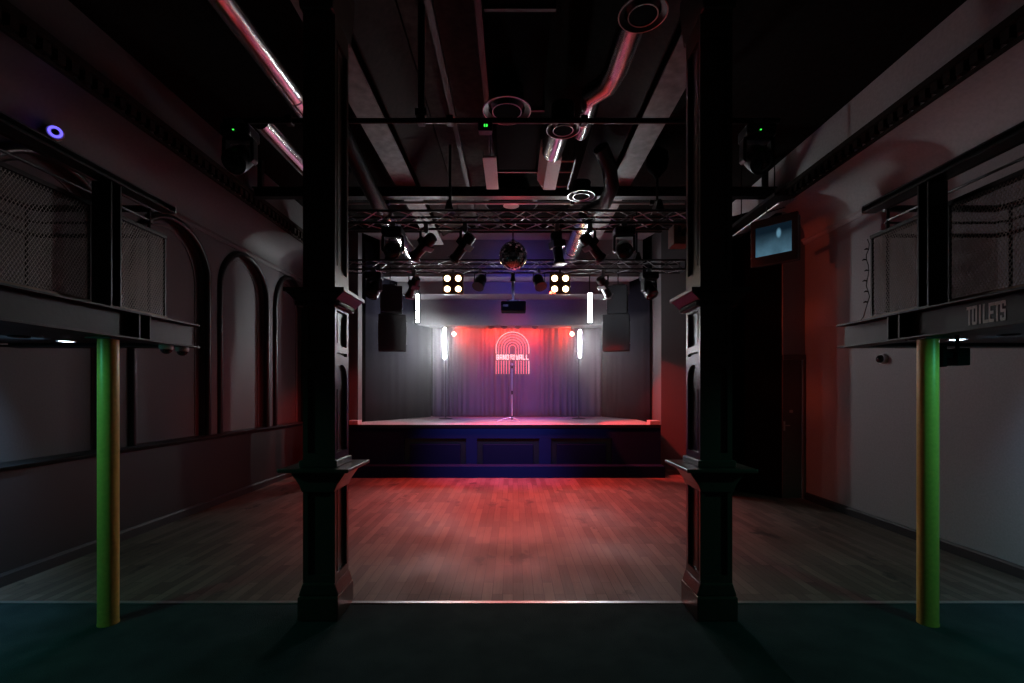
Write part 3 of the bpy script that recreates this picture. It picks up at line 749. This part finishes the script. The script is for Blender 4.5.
def diffuser(x, y, z, r, label):
    t = thing('air_diffuser', label, 'air diffuser', (x, y, z))
    MB().lathe([(r*.72,.10),(r*.76,.02),(r*.98,-.005),(r*1.0,0),(r*.98,.012),(r*.8,.04),(r*.76,.10)], 40).build('outer_ring', M['blackmetal'], t, local=True, smooth=True)
    MB().path([(r*.99*math.cos(2*PI*k/40), r*.99*math.sin(2*PI*k/40), 0) for k in range(40)], .006, 6, closed=True).build('rim', M['alu'], t, local=True, smooth=True)
    MB().path([(r*.6*math.cos(2*PI*k/40), r*.6*math.sin(2*PI*k/40), -.01) for k in range(40)], .005, 6, closed=True).build('inner_rim', M['alu'], t, local=True, smooth=True)
    MB().lathe([(r*.6,-.01),(r*.3,.05),(.01,.06)], 32).build('core', M['black_matt'], t, local=True, smooth=True)
    MB().tube((0,0,.06), (0,0,max(.12, min(ZC, 4.55)-z)), r*.70, 28).build('neck', M['black'], t, local=True, smooth=True)
diffuser(.957, 3.46, 4.38, .177, 'round black ceiling diffuser at the near end of kinked duct')
diffuser(.515, 4.84, 4.30, .17, 'round black ceiling diffuser above the folded pink box')
diffuser(.96, 6.62, 4.36, .19, 'round black ceiling diffuser beside the right flexible duct')
diffuser(-.06, 4.6, 4.35, .235, 'largest round black diffuser, centre of the ceiling behind front pipe')

cd = thing('ceiling_disc', 'wide black ceiling disc with a small pale centre, between the trusses', 'ceiling disc', (-.03, 7.7, 4.66))
MB().lathe([(.40,.0),(.44,.02),(.44,.05),(.34,.07),(.30,.34)], 44).build('dish', M['black'], cd, local=True, smooth=True)
MB().lathe([(.40,-.002),(.13,-.012)], 44, capped=False).build('face', M['black_matt'], cd, local=True, smooth=True)
MB().lathe([(.13,-.012),(.09,-.022),(.002,-.026)], 32).build('centre_cap', M['pinkbox'], cd, local=True, smooth=True)
# ------------------------------------------------------------------ trusses
def truss(y0, y1, z0, z1, x0, x1, label):
    t = thing('lighting_truss', label, 'truss', ((x0+x1)/2, (y0+y1)/2, z0))
    for y in (y0, y1):
        for z in (z0, z1): MB().tube((x0,y,z), (x1,y,z), .0165, 10).build('chord', M['truss'], t, smooth=True)
    lc = MB(); n = int((x1-x0)/.24); dx = (x1-x0)/n
    for i in range(n):
        a = x0+i*dx
        for y in (y0, y1):
            u, v = (z0, z1) if i % 2 == 0 else (z1, z0)
            lc.tube((a,y,u), (a+dx,y,v), .007, 6)
        for z in (z0, z1):
            u, v = (y0, y1) if i % 2 == 0 else (y1, y0)
            lc.tube((a,u,z), (a+dx,v,z), .007, 6)
    lc.build('lacing', M['alu_dull'], t, smooth=True)
    for x in (x0, x1):
        e = MB(); e.box(x-.006, x+.006, y0-.02, y1+.02, z0-.02, z1+.02); e.build('end_plate', M['truss'], t)
    return t
M['alu_dull'] = mat('black_lacing_rod', (.30, .30, .31), .32, .8)
truss(6.3, 6.55, 3.87, 4.03, -2.55, 2.65, 'black box lighting truss nearer the camera, carrying the mirror ball')
truss(8.6, 8.88, 3.85, 4.015, -3.1, 3.15, 'black box lighting truss nearer the stage, carrying the warm blinders')
for (x, y, z, lab) in ((-.86, 6.42, 4.05, 'black truss drop pole left of the mirror ball'), (1.97, 6.42, 4.05, 'black truss drop pole under the right chain hoist'),
                       (-2.32, 6.42, 4.05, 'black truss drop pole under the left chain hoist'), (-2.3, 8.74, 4.03, 'black drop pole on the left of the rear truss'), (2.3, 8.74, 4.03, 'black drop pole on the right of the rear truss')):
    t = thing('truss_hanger', lab, 'hanger', (x, y, z))
    zt_ = ZC if x not in (1.97, -2.32) else 4.52
    MB().tube((x,y,z), (x,y,zt_), .018, 10).build('pole', M['black'], t, smooth=True)
    MB().prism([(x-.06,z-.0),(x+.06,z-.0),(x+.02,z+.14),(x-.02,z+.14)], 'y', y-.12, y+.12).build('bracket', M['blackmetal'], t)
for x, lab in ((1.97, 'black chain hoist bag above the right end of the front truss'), (-2.32, 'black chain hoist above the left end of the front truss')):
    t = thing('chain_hoist', lab, 'hoist', (x, 6.42, 4.52))
    MB().lathe([(.03,0),(.07,.06),(.13,.12),(.15,.22),(.14,.34),(.06,.40)], 16).build('bag', M['black_matt'], t, local=True, smooth=True)
    MB().tube((0,0,.40), (0,0,ZC-4.52), .01, 8).build('chain', M['blackmetal'], t, local=True)

# ------------------------------------------------------------------ stage lights
def head_mtx(z, pan, tilt): return T(0,0,z) @ RZ(pan) @ RX(tilt)   # head looks along its own -Z, tilted
def moving_head(loc, label, pan=0., tilt=0., s=1., group=None):
    t = thing('moving_head', label, 'moving head light', loc, group=group)
    MB().box(-.04,.04,-.03,.03,-.05,.02).build('clamp', M['alu_dull'], t, local=True, bevel=.008)
    MB().box(-.16*s,.16*s,-.12*s,.12*s,-.05-.13*s,-.05).build('base', M['blackmetal'], t, local=True, bevel=.02)
    zc = -.05-.33*s
    m = RZ(pan)
    y = MB()
    for k in (-1, 1):
        y.prism([(k*.13*s,-.05-.13*s),(k*.17*s,-.05-.13*s),(k*.175*s,zc-.03*s),(k*.14*s,zc-.06*s)], 'y', -.05*s, .05*s, m)
    y.box(-.165*s,.165*s,-.05*s,.05*s,-.05-.15*s,-.05-.12*s,m)
    y.build('yoke', M['blackmetal'], t, local=True, bevel=.008)
    hm = T(0,0,zc) @ m @ RX(tilt)
    MB().lathe([(.02,.17*s),(.09*s,.165*s),(.115*s,.12*s),(.125*s,0),(.13*s,-.10*s),(.125*s,-.15*s),(.10*s,-.152*s)], 28, hm).build('head', M['blackmetal'], t, local=True, smooth=True)
    MB().lathe([(.10*s,-.150*s),(.07*s,-.165*s),(.001,-.17*s)], 24, hm).build('lens', M['lens'], t, local=True, smooth=True)
    MB().box(-.05*s,.05*s,-.122*s,-.119*s,-.05-.09*s,-.05-.05*s).build('display', M['lens'], t, local=True)
    return t
moving_head(on(393,6.3,3.845), 'black moving head under front truss, beside the left column', .1, R(-62), .85)
moving_head(on(624,6.3,3.845), 'black moving head under front truss, beside the right column', -.1, R(-62), .85)
moving_head(on(374,8.6,3.83), 'black moving head under rear truss, above the left speakers', R(-30), R(-35), .95)
moving_head(on(649,8.6,3.83), 'black moving head under rear truss, above the right speakers', R(30), R(-35), .95)
def led_mover(px, label, lx):
    t = moving_head(on(px, 4.1, 3.95), label, 0, R(-50), .8)
    MB().box(lx-.006,lx+.006,-.106,-.098,-.121,-.113).build('green_display', M['green'], t, local=True)
    return t
led_mover(240, 'moving head with green display on front pipe, left of left column', 0.0)
led_mover(757, 'moving head with green display on front pipe, right of right column', -.02)
gl = thing('control_box', 'small black box with green digits under the front pipe', 'control box', (-.23, 4.1, 3.9))
MB().box(-.30,-.18,4.06,4.14,3.86,3.94).build('case', M['blackmetal'], gl, bevel=.006)
dg = MB()
for x in (-.245,-.226): dg.box(x-.006,x+.006,4.054,4.06,3.892,3.912)
dg.build('digits', M['green'], gl)

def profile_spot(loc, label, pan, tilt, s=1.):
    t = thing('profile_spot', label, 'spotlight', loc)
    MB().box(-.03,.03,-.025,.025,-.06,.058).build('clamp', M['alu_dull'], t, local=True, bevel=.006)
    zc = -.27*s; m = RZ(pan)
    y = MB(); y.box(-.13*s,.13*s,-.018,.018,-.075,-.06,m)
    for k in (-1,1): y.box(min(k*.12*s,k*.13*s),max(k*.12*s,k*.13*s),-.018,.018,zc-.02,-.06,m)
    y.build('yoke', M['blackmetal'], t, local=True)
    hm = T(0,0,zc) @ m @ RX(tilt)
    MB().lathe([(.03,.20*s),(.085*s,.19*s),(.10*s,.14*s),(.10*s,.05*s),(.09*s,.04*s)], 20, hm).build('lamp_house', M['blackmetal'], t, local=True, smooth=True)
    MB().box(-.11*s,.11*s,-.11*s,.11*s,-.06*s,.05*s,hm).build('gate', M['blackmetal'], t, local=True, bevel=.01)
    MB().lathe([(.08*s,-.06*s),(.08*s,-.26*s),(.095*s,-.27*s),(.095*s,-.32*s),(.085*s,-.32*s)], 24, hm).build('lens_tube', M['blackmetal'], t, local=True, smooth=True)
    MB().lathe([(.084*s,-.318*s),(.05*s,-.31*s),(.001,-.305*s)], 20, hm).build('lens', M['lens'], t, local=True, smooth=True)
    MB().box(-.1*s,.1*s,-.1*s,.1*s,-.345*s,-.335*s,hm).build('colour_frame', M['alu_dull'], t, local=True)
    return t
profile_spot(on(426,6.3,3.797), 'black profile spot under front truss, next to the left moving head', R(55), R(60), .8)
profile_spot(on(465,6.3,3.797), 'black profile spot tilted under front truss, left of the mirror ball', R(60), R(45), .8)
profile_spot(on(557,6.3,3.797), 'black profile spot hanging straight under front truss, right of mirror ball', R(-70), R(8), .8)
profile_spot(on(590,6.3,3.797), 'black profile spot tilted under front truss, next to the right moving head', R(-60), R(50), .8)
profile_spot(on(414,8.6,3.778), 'black spot tilted above the upper left light tube', R(40), R(48), .8)
profile_spot(on(603,8.6,3.778), 'black spot tilted above the upper right light tube', R(-40), R(48), .8)
def par_can(loc, label, pan, tilt):
    t = thing('par_can', label, 'par can', loc)
    MB().box(-.03,.03,-.025,.025,-.05,.022).build('clamp', M['alu_dull'], t, local=True, bevel=.006)
    zc = -.22; m = RZ(pan)
    y = MB(); y.box(-.12,.12,-.015,.015,-.062,-.05,m)
    for k in (-1,1): y.box(min(k*.112,k*.12),max(k*.112,k*.12),-.015,.015,zc-.02,-.05,m)
    y.build('yoke', M['blackmetal'], t, local=True)
    hm = T(0,0,zc) @ m @ RX(tilt)
    MB().lathe([(.02,.16),(.06,.155),(.10,.10),(.105,-.11),(.112,-.115),(.112,-.13),(.10,-.13)], 28, hm).build('can', M['blackmetal'], t, local=True, smooth=True)
    MB().lathe([(.10,-.12),(.05,-.11),(.001,-.108)], 24, hm).build('lens', M['lens'], t, local=True, smooth=True)
par_can(on(480,8.6,3.83), 'black par can under rear truss, left of the projector pole', R(-25), R(-38))
par_can(on(539,8.6,3.83), 'black par can under rear truss, right of the projector pole', R(25), R(-38))
def blinder(px, label):
    c = on(px, 8.60, 3.575)
    t = thing('blinder', label, 'blinder light', (c.x, c.y, c.z))
    MB().box(-.19,.19,-.03,.08,-.19,.19).build('case', M['brass_case'], t, local=True, bevel=.02)
    MB().box(-.02,.02,0,.03,.19,.265).build('hanger', M['blackmetal'], t, local=True)
    for dx in (-.1,.1):
        for dz in (-.097,.097):
            m = T(dx,-.03,dz) @ RX(R(90))
            rr = MB().lathe([(.085,0),(.088,.012),(.058,.012),(.056,0)], 24, m).build('lamp', M['brass_case'], t, local=True, smooth=True)
            MB().lathe([(.056,.002),(.04,.016),(.001,.02)], 20, m).build('bulb', M['warm'], rr, local=True, smooth=True)
M['brass_case'] = mat('tan_lamp_case', (.16, .11, .06), .5)
blinder(453, 'lit four lamp warm blinder under rear truss, left of the projector')
blinder(560, 'lit four lamp warm blinder under rear truss, right of the projector')

def led_tube(px, y0p, y1p, Y, yaw, label, stand):
    a = P(px, y0p, Y); b = P(px, y1p, Y)
    L_ = a.z-b.z
    t = thing('light_tube', label, 'light tube', (a.x, a.y, b.z), (0, 0, yaw))
    MB().box(-.038,.038,.0,.035,0,L_).build('channel', M['blackmetal'], t, local=True)
    df = MB(); n = 12
    pr = [(.036*math.cos(PI+PI*k/n), .036*math.sin(PI+PI*k/n)) for k in range(n+1)]
    df.prism(pr, 'z', .01, L_-.01); df.build('diffuser', M['tube'] if px > 585 else M['tube_r'] if px > 512 else (M['tube_b'] if px > 430 else M['tube_l']), t, local=True, smooth=True)
    cp = MB().box(-.042,.042,-.04,.04,-.012,.01); cp.box(-.042,.042,-.04,.04,L_-.01,L_+.012); cp.build('end_cap', M['blackmetal'], t, local=True)
    if stand:
        q = MB().tube((0,.02,-.012), (0,.02,ZS-b.z+.02), .012, 10); q.build('stand_pole', M['blackmetal'], t, local=True)
        MB().lathe([(.16,ZS-b.z),(.16,ZS-b.z+.012),(.02,ZS-b.z+.03)], 24, T(0,.02,0)).build('stand_base', M['blackmetal'], t, local=True)
    else:
        MB().tube((0,.02,L_+.012), (0,.02,(3.84 if Y < 9 else 4.08)-b.z), .01, 8).build('drop_rod', M['blackmetal'], t, local=True)
        
TOE = R(46)
led_tube(418, 294, 323, 10.3, -TOE, 'glowing white light tube by the left flown speaker', False)
led_tube(590, 293, 323, 8.98, R(12), 'glowing white light tube by the right flown speaker', False)
led_tube(445, 328, 359, 11.1, -TOE, 'glowing white light tube on a stand, left of the neon sign', True)
led_tube(579.5, 330, 358, 11.1, TOE, 'glowing white light tube on a stand, right of the neon sign', True)
def small_par(px, label):
    c = P(px, 334, 11.45)
    t = thing('small_lamp', label, 'small lamp', c)
    MB().box(-.045,.045,.0,.08,-.045,.045).build('case', M['blackmetal'], t, local=True, bevel=.015)
    MB().lathe([(.05,0),(.045,.012),(.001,.016)], 20, RX(R(90))).build('lens', M['redlamp'], t, local=True, smooth=True)
    MB().tube((0,.04,.045), (0,.04,3.2-c.z), .008, 8).build('stem', M['blackmetal'], t, local=True)
small_par(454, 'small red lamp under the bulkhead beside the left light tube')
small_par(572, 'small red lamp under the bulkhead beside the right light tube')
for px, lab in ((491,'left'), (504,'second'), (518,'third'), (535,'right')):
    c = P(px, 327, 11.5); 
    t = thing('curtain_lamp', {'left':'tiny black lamp under the bulkhead, leftmost above the neon sign','second':'tiny black lamp under the bulkhead, just left of sign centre','third':'tiny black lamp under the bulkhead, just right of sign centre','right':'tiny black lamp under the bulkhead, rightmost above the neon sign'}[lab], 'small lamp', (c.x, 11.5, 3.2))
    MB().lathe([(.09,0),(.085,-.03),(.04,-.05)], 20).build('body', M['blackmetal'], t, local=True, smooth=True)
    MB().lathe([(.04,-.05),(.03,-.055),(.002,-.056)], 16).build('lens', M['lens'], t, local=True, smooth=True)

# mirror ball
mbp = P(513, 256, 6.42)
mb = thing('mirror_ball', 'mirror ball hanging under the front truss centre', 'mirror ball', mbp)
def facet_ball(r, nv=20):
    q = MB()
    for i in range(nv):
        a0, a1 = PI*i/nv, PI*(i+1)/nv; am = (a0+a1)/2
        n = max(5, int(2*nv*math.sin(am)))
        for k in range(n):
            b0, b1 = 2*PI*k/n, 2*PI*(k+1)/n; g = .06*(b1-b0); h = .06*(a1-a0)
            pt = lambda a, b: Vector((math.sin(a)*math.cos(b), math.sin(a)*math.sin(b), math.cos(a)))*r
            q.add([pt(a0+h,b0+g), pt(a0+h,b1-g), pt(a1-h,b1-g), pt(a1-h,b0+g)], [(0,1,2,3)])
    return q
MB().sphere(.190, 36, 18).build('core', M['black'], mb, local=True, smooth=True)
facet_ball(.1935).build('mirror_tiles', mat('mirror_tile', (.55,.55,.57), .08, 1.), mb, local=True)
MB().lathe([(.03,.18),(.03,.22),(.012,.225)], 16).build('cap', M['chrome'], mb, local=True, smooth=True)
MB().tube((0,0,.22), (0,0,3.86-mbp.z), .008, 8).build('rod', M['black'], mb, local=True)

# projector
pj = thing('projector', 'black projector on a drop pole in front of the stage bulkhead', 'projector', (0, 8.95, 3.0))
c = P(513.5, 307, 8.95)
MB().box(c.x-.235,c.x+.235,8.78,9.14,c.z-.095,c.z+.085).build('body', M['black_matt'], pj, bevel=.02)
MB().lathe([(.06,0),(.06,.03),(.05,.035)], 20, T(c.x+.12,9.14,c.z) @ RX(R(-90))).build('lens', M['lens'], pj, smooth=True)
MB().tube((c.x-.01,8.95,c.z+.12), (c.x-.01,8.95,3.86), .03, 12).build('pole', M['alu_dull'], pj, smooth=True)
MB().box(c.x-.12,c.x+.1,8.88,9.02,c.z+.085,c.z+.13).build('mount_plate', M['blackmetal'], pj, bevel=.008)
MB().lathe([(.06,3.70),(.035,3.82),(.05,3.86)], 16, T(c.x-.01,8.95,0)).build('collar', M['blackmetal'], pj, smooth=True)
MB().box(c.x-.2,c.x-.1,8.776,8.781,c.z-.02,c.z+.02).build('connector_panel', M['black'], pj)

# flown speakers
def speaker(px0, px1, py0, py1, Y, d, label, yaw=0):
    a = P(px0, py0, Y); b = P(px1, py1, Y); cx = (a.x+b.x)/2; cz = (a.z+b.z)/2; w_ = (b.x-a.x)/2; h_ = (a.z-b.z)/2
    t = thing('flown_speaker', label, 'speaker', (cx, Y, cz), (0,0,yaw))
    MB().box(-w_,w_,.012,d,-h_,h_).build('cabinet', M['spk'], t, local=True, bevel=.012)
    MB().box(-w_+.012,w_-.012,0,.012,-h_+.012,h_-.012).build('grille', M['spk'], t, local=True)
    for k in (-1,1):
        f = MB().box(min(k*w_,k*(w_+.015)),max(k*w_,k*(w_+.015)),.06,.13,-h_*.6,h_*.6); f.build('side_bracket', M['alu_dull'], t, local=True)
    return t
M['spk'] = mat('black_speaker_paint', (.018,.018,.021), .75, spec=.1, bump=.2, bscale=200)
speaker(379,406,314,351,9.5,.2,'large black flown speaker at the left of the stage, lower box', R(15))
speaker(381,402,285,313.4,9.5,.18,'narrow black flown speaker at the left of the stage, upper box', R(15))
speaker(602.5,629,314,351,9.5,.2,'large black flown speaker at the right of the stage, lower box', R(-15))
speaker(607,627,285,313.4,9.5,.18,'narrow black flown speaker at the right of the stage, upper box', R(-15))
for x, lab in ((P(391.5,285,9.7).x, 'left'), (P(617,285,9.7).x, 'right')):
    t = thing('speaker_hanger', 'black rod carrying the '+lab+' flown speaker stack', 'hanger', (x, 9.60, 3.75))
    MB().tube((x,9.605,3.76), (x,9.605,4.87), .012, 8).build('rod', M['black'], t)
    MB().box(x-.12,x+.12,9.52,9.68,3.765,3.785).build('plate', M['black'], t)
# small brown speaker behind the right column
t = thing('column_speaker', 'small brown box speaker hung behind the right column', 'speaker', (1.325, 3.78, 2.84))
c = P(679, 236, 3.76)
MB().box(c.x-.062,c.x+.075,3.70,3.84,c.z-.082,c.z+.075).build('cabinet', M['brownbox'], t, bevel=.006)
MB().box(c.x-.03,c.x-.005,3.694,3.701,c.z+.01,c.z+.055).build('port', M['black'], t)
MB().box(c.x+.0,c.x+.05,3.575,3.70,c.z-.02,c.z+.02).build('bracket', M['blackmetal'], t)

# ------------------------------------------------------------------ microphone stand
ms = thing('microphone_stand', 'chrome microphone stand alone at the centre of the stage', 'microphone stand', (-.02, 9.9, ZS))
MB().tube((0,0,.07), (0,0,.62), .011, 12).build('lower_tube', M['satin'], ms, local=True, smooth=True)
MB().tube((0,0,.60), (0,0,1.16), .008, 12).build('upper_tube', M['satin'], ms, local=True, smooth=True)
MB().tube((0,0,.58), (0,0,.66), .018, 12).build('clutch', M['black'], ms, local=True, smooth=True)
MB().tube((0,0,.05), (0,0,.13), .02, 12).build('hub', M['black'], ms, local=True, smooth=True)
for k in range(3):
    a = R(-90+120*k+(30))
    MB().path([(0,0,.1), (.16*math.cos(a),.16*math.sin(a),.07), (.31*math.cos(a),.31*math.sin(a),.012)], .009, 8).build('leg', M['satin'], ms, local=True, smooth=True)
mi = MB().tube((0,-.0,1.15), (0,-.06,1.19), .013, 12, .016).build('microphone', M['black'], ms, local=True, smooth=True)
MB().sphere(.027, 16, 10, T(0,-.08,1.205)).build('grille', M['alu'], mi, local=True, smooth=True)
MB().tube((0,0,1.14), (0,-.03,1.17), .016, 10).build('clip', M['black'], ms, local=True)

# ------------------------------------------------------------------ neon sign
YN = 11.80
sx = YN/F
ns = thing('neon_sign', 'red neon arch sign with glowing lettering on the back curtain', 'neon sign', (P(512.5,353,YN).x, YN, 2.0))
cxn = 512.5
def zpx(py): return H-(py-CY)*sx
rads = [16.4, 13.8, 11.2, 8.6, 6.0, 3.4]
zc_ = 348.4
for i, r in enumerate(rads):
    pts = [((cxn-CX-r)*sx, YN, zpx(353.6))]
    pts += [((cxn-CX-r*math.cos(PI*k/24))*sx, YN, zpx(zc_-r*math.sin(PI*k/24))) for k in range(25)]
    pts += [((cxn-CX+r)*sx, YN, zpx(353.6))]
    MB().path(pts, .0075, 8).build('arch_tube', M['neon_hot'] if i == 0 else M['neon'], ns, smooth=True)
for i, r in enumerate(rads):
    for k in (-1, 1):
        MB().tube(((cxn-CX+k*r)*sx, YN, zpx(360.6)), ((cxn-CX+k*r)*sx, YN, zpx(374)), .0075, 8).build('leg_tube', M['neon_hot'] if (i == 0 and k > 0) else M['neon'], ns, smooth=True)
lt = MB()
def word(txt, xa, xb, ya, yb):
    n = len(txt); cw = (xb-xa)/n
    for i, ch in enumerate(txt):
        for k, (a, b, c, d) in enumerate(GL[ch]):
            x0 = xa+cw*(i+.09); ww = cw*.82
            lt.box((x0+ww*a-CX)*sx, (x0+ww*b-CX)*sx, YN-.02-.0005*k, YN+.01, zpx(yb+(ya-yb)*c), zpx(yb+(ya-yb)*d))
word('BAND', 496, 509.4, 354.6, 359.7)
word('WALL', 515.6, 529, 354.6, 359.7)
word('ON', 510, 515, 354.6, 356.9)
word('THE', 510, 515, 357.4, 359.7)
lt.build('lettering', M['neon_hot'], ns)
bk = MB()
for py in (335, 344, 366, 372): bk.box((496-CX)*sx, (529-CX)*sx, YN+.02, YN+.03, zpx(py)-.006, zpx(py)+.006)
for px in (500, 525): bk.tube(((px-CX)*sx, YN+.025, zpx(374)), ((px-CX)*sx, YN+.025, 3.2), .005, 6)
bk.build('support_frame', M['black'], ns)

# ------------------------------------------------------------------ haze over the stage
def haze(dens):
    m = bpy.data.materials.new('stage_haze'); m.use_nodes = True; nt = m.node_tree
    nt.nodes.remove(nt.nodes['Principled BSDF'])
    v = nt.nodes.new('ShaderNodeVolumeScatter'); v.inputs['Density'].default_value = dens; v.inputs['Anisotropy'].default_value = .55
    nt.links.new(v.outputs[0], nt.nodes['Material Output'].inputs['Volume'])
    o = MB().prism([(-3.05,9.08),(2.75,9.08),(2.75,9.9),(2.1,11.7),(-1.95,11.7),(-3.0,9.9)], 'z', ZS+.02, 3.17).build('stage_haze', m)
    o['kind'] = 'stuff'; tag(o, 'thin pale haze hanging over the stage', 'haze')
HAZE = 0.07
if HAZE: haze(HAZE)

# ------------------------------------------------------------------ lights
RED = (1., .05, .04)
def spot(name, loc, tgt, e, col, ang, blend=.3, rad=.05):
    return light('SPOT', name, loc, e, col, tgt, spot_size=R(ang), spot_blend=blend, shadow_soft_size=rad)
# red floods hung on the rear truss over the dance floor
spot('red_flood_left', (-.62, 8.72, 3.48), (-.3, 7.8, 0), 780, RED, 92, .9)
spot('red_flood_right', (.50, 8.72, 3.48), (.3, 7.8, 0), 780, RED, 92, .9)
spot('red_wall_right', (.55, 8.50, 3.48), (3.7, 9.65, .35), 1300, RED, 40, .05)
spot('red_wall_left', (-.62, 8.50, 3.48), (-3.9, 9.5, .3), 320, RED, 40, .6)
for z in (.9, 2.1, 3.3): spot('red_side_left', (-.9, 6.72, 3.4), (4.38, 7.0, z), 85, (1., .10, .04), 21, .6)
spot('red_side_right', (1.0, 6.0, 3.3), (-3.9, 7.9, .5), 210, RED, 46, 1.)
spot('red_uplight', (.0, 8.5, 3.62), (.1, 6.4, 4.5), 24, (1., .10, .12), 40, .8)
spot('bulkhead_red', (-.35, 9.0, 3.5), (.0, 11.24, 3.35), 60, (1., .08, .15), 30, .9)
# warm blinders
for px in (453, 560):
    c = on(px, 8.52, 3.575); spot('blinder_beam', c, (c.x*.65, 4.9, .3), 85, (1., .80, .62), 40, 1., .1)
# blue wash on stage front and on the bulkheads
spot('blue_front', (-.30, 6.15, 3.75), (-.1, 9.0, .85), 820, (.36, .30, 1.), 52, .9)
spot('front_fill', (.27, 6.15, 3.75), (.0, 10.0, 1.2), 190, (.34, .32, 1.), 62, .6)  # fill light added to lift the dark drapes and speakers
spot('blue_bulkhead', (.1, 9.3, 3.55), (.1, 10.6, 4.0), 40, (.10, .09, 1.), 110, .9)
spot('purple_stage', (.42, 9.0, 3.62), (0, 11.7, 1.3), 260, (.13, .11, 1.), 66, .8)
# red lamps at the head of the curtain
for px in (454, 572):
    c = P(px, 331, 11.45); spot('curtain_red', c+Vector((0,.16,.06)), (c.x*.6, 11.95, 2.98), 75, (1., .05, .02), 165, .9, .04)
for px in (491, 504, 518, 535):
    c = P(px, 327, 11.5); spot('curtain_red', (c.x, 11.62, 3.13), (c.x, 11.95, 2.9), 48, (1., .05, .02), 150, .9, .04)
spot('stage_red', (-.0, 9.5, 4.3), (.1, 10.0, ZS), 800, (1., .16, .13), 42, .9)
# cool downlights under the mezzanines
for x in (-3.44, 3.31):
    spot('mezzanine_downlight', (x, 3.6 if x < 0 else 3.5, 1.975), (x*1.28, 2.9, 1.0), 62 if x < 0 else 26, (.38, .68, 1.), 120, .7, .03)
    spot('mezzanine_downlight', (x, 2.25, 1.975), (x*.87, 3.05, .75), 27, (.10, .85, .60), 112, .5, .03)

# ------------------------------------------------------------------ world and view
wd = bpy.data.worlds.new('world'); sc.world = wd; wd.use_nodes = True
wd.node_tree.nodes['Background'].inputs['Color'].default_value = (.0, .0, .0, 1)
sc.view_settings.view_transform = 'Standard'; sc.view_settings.look = 'None'
sc.view_settings.exposure = 0; sc.view_settings.gamma = 1; sc.view_settings.use_curve_mapping = False
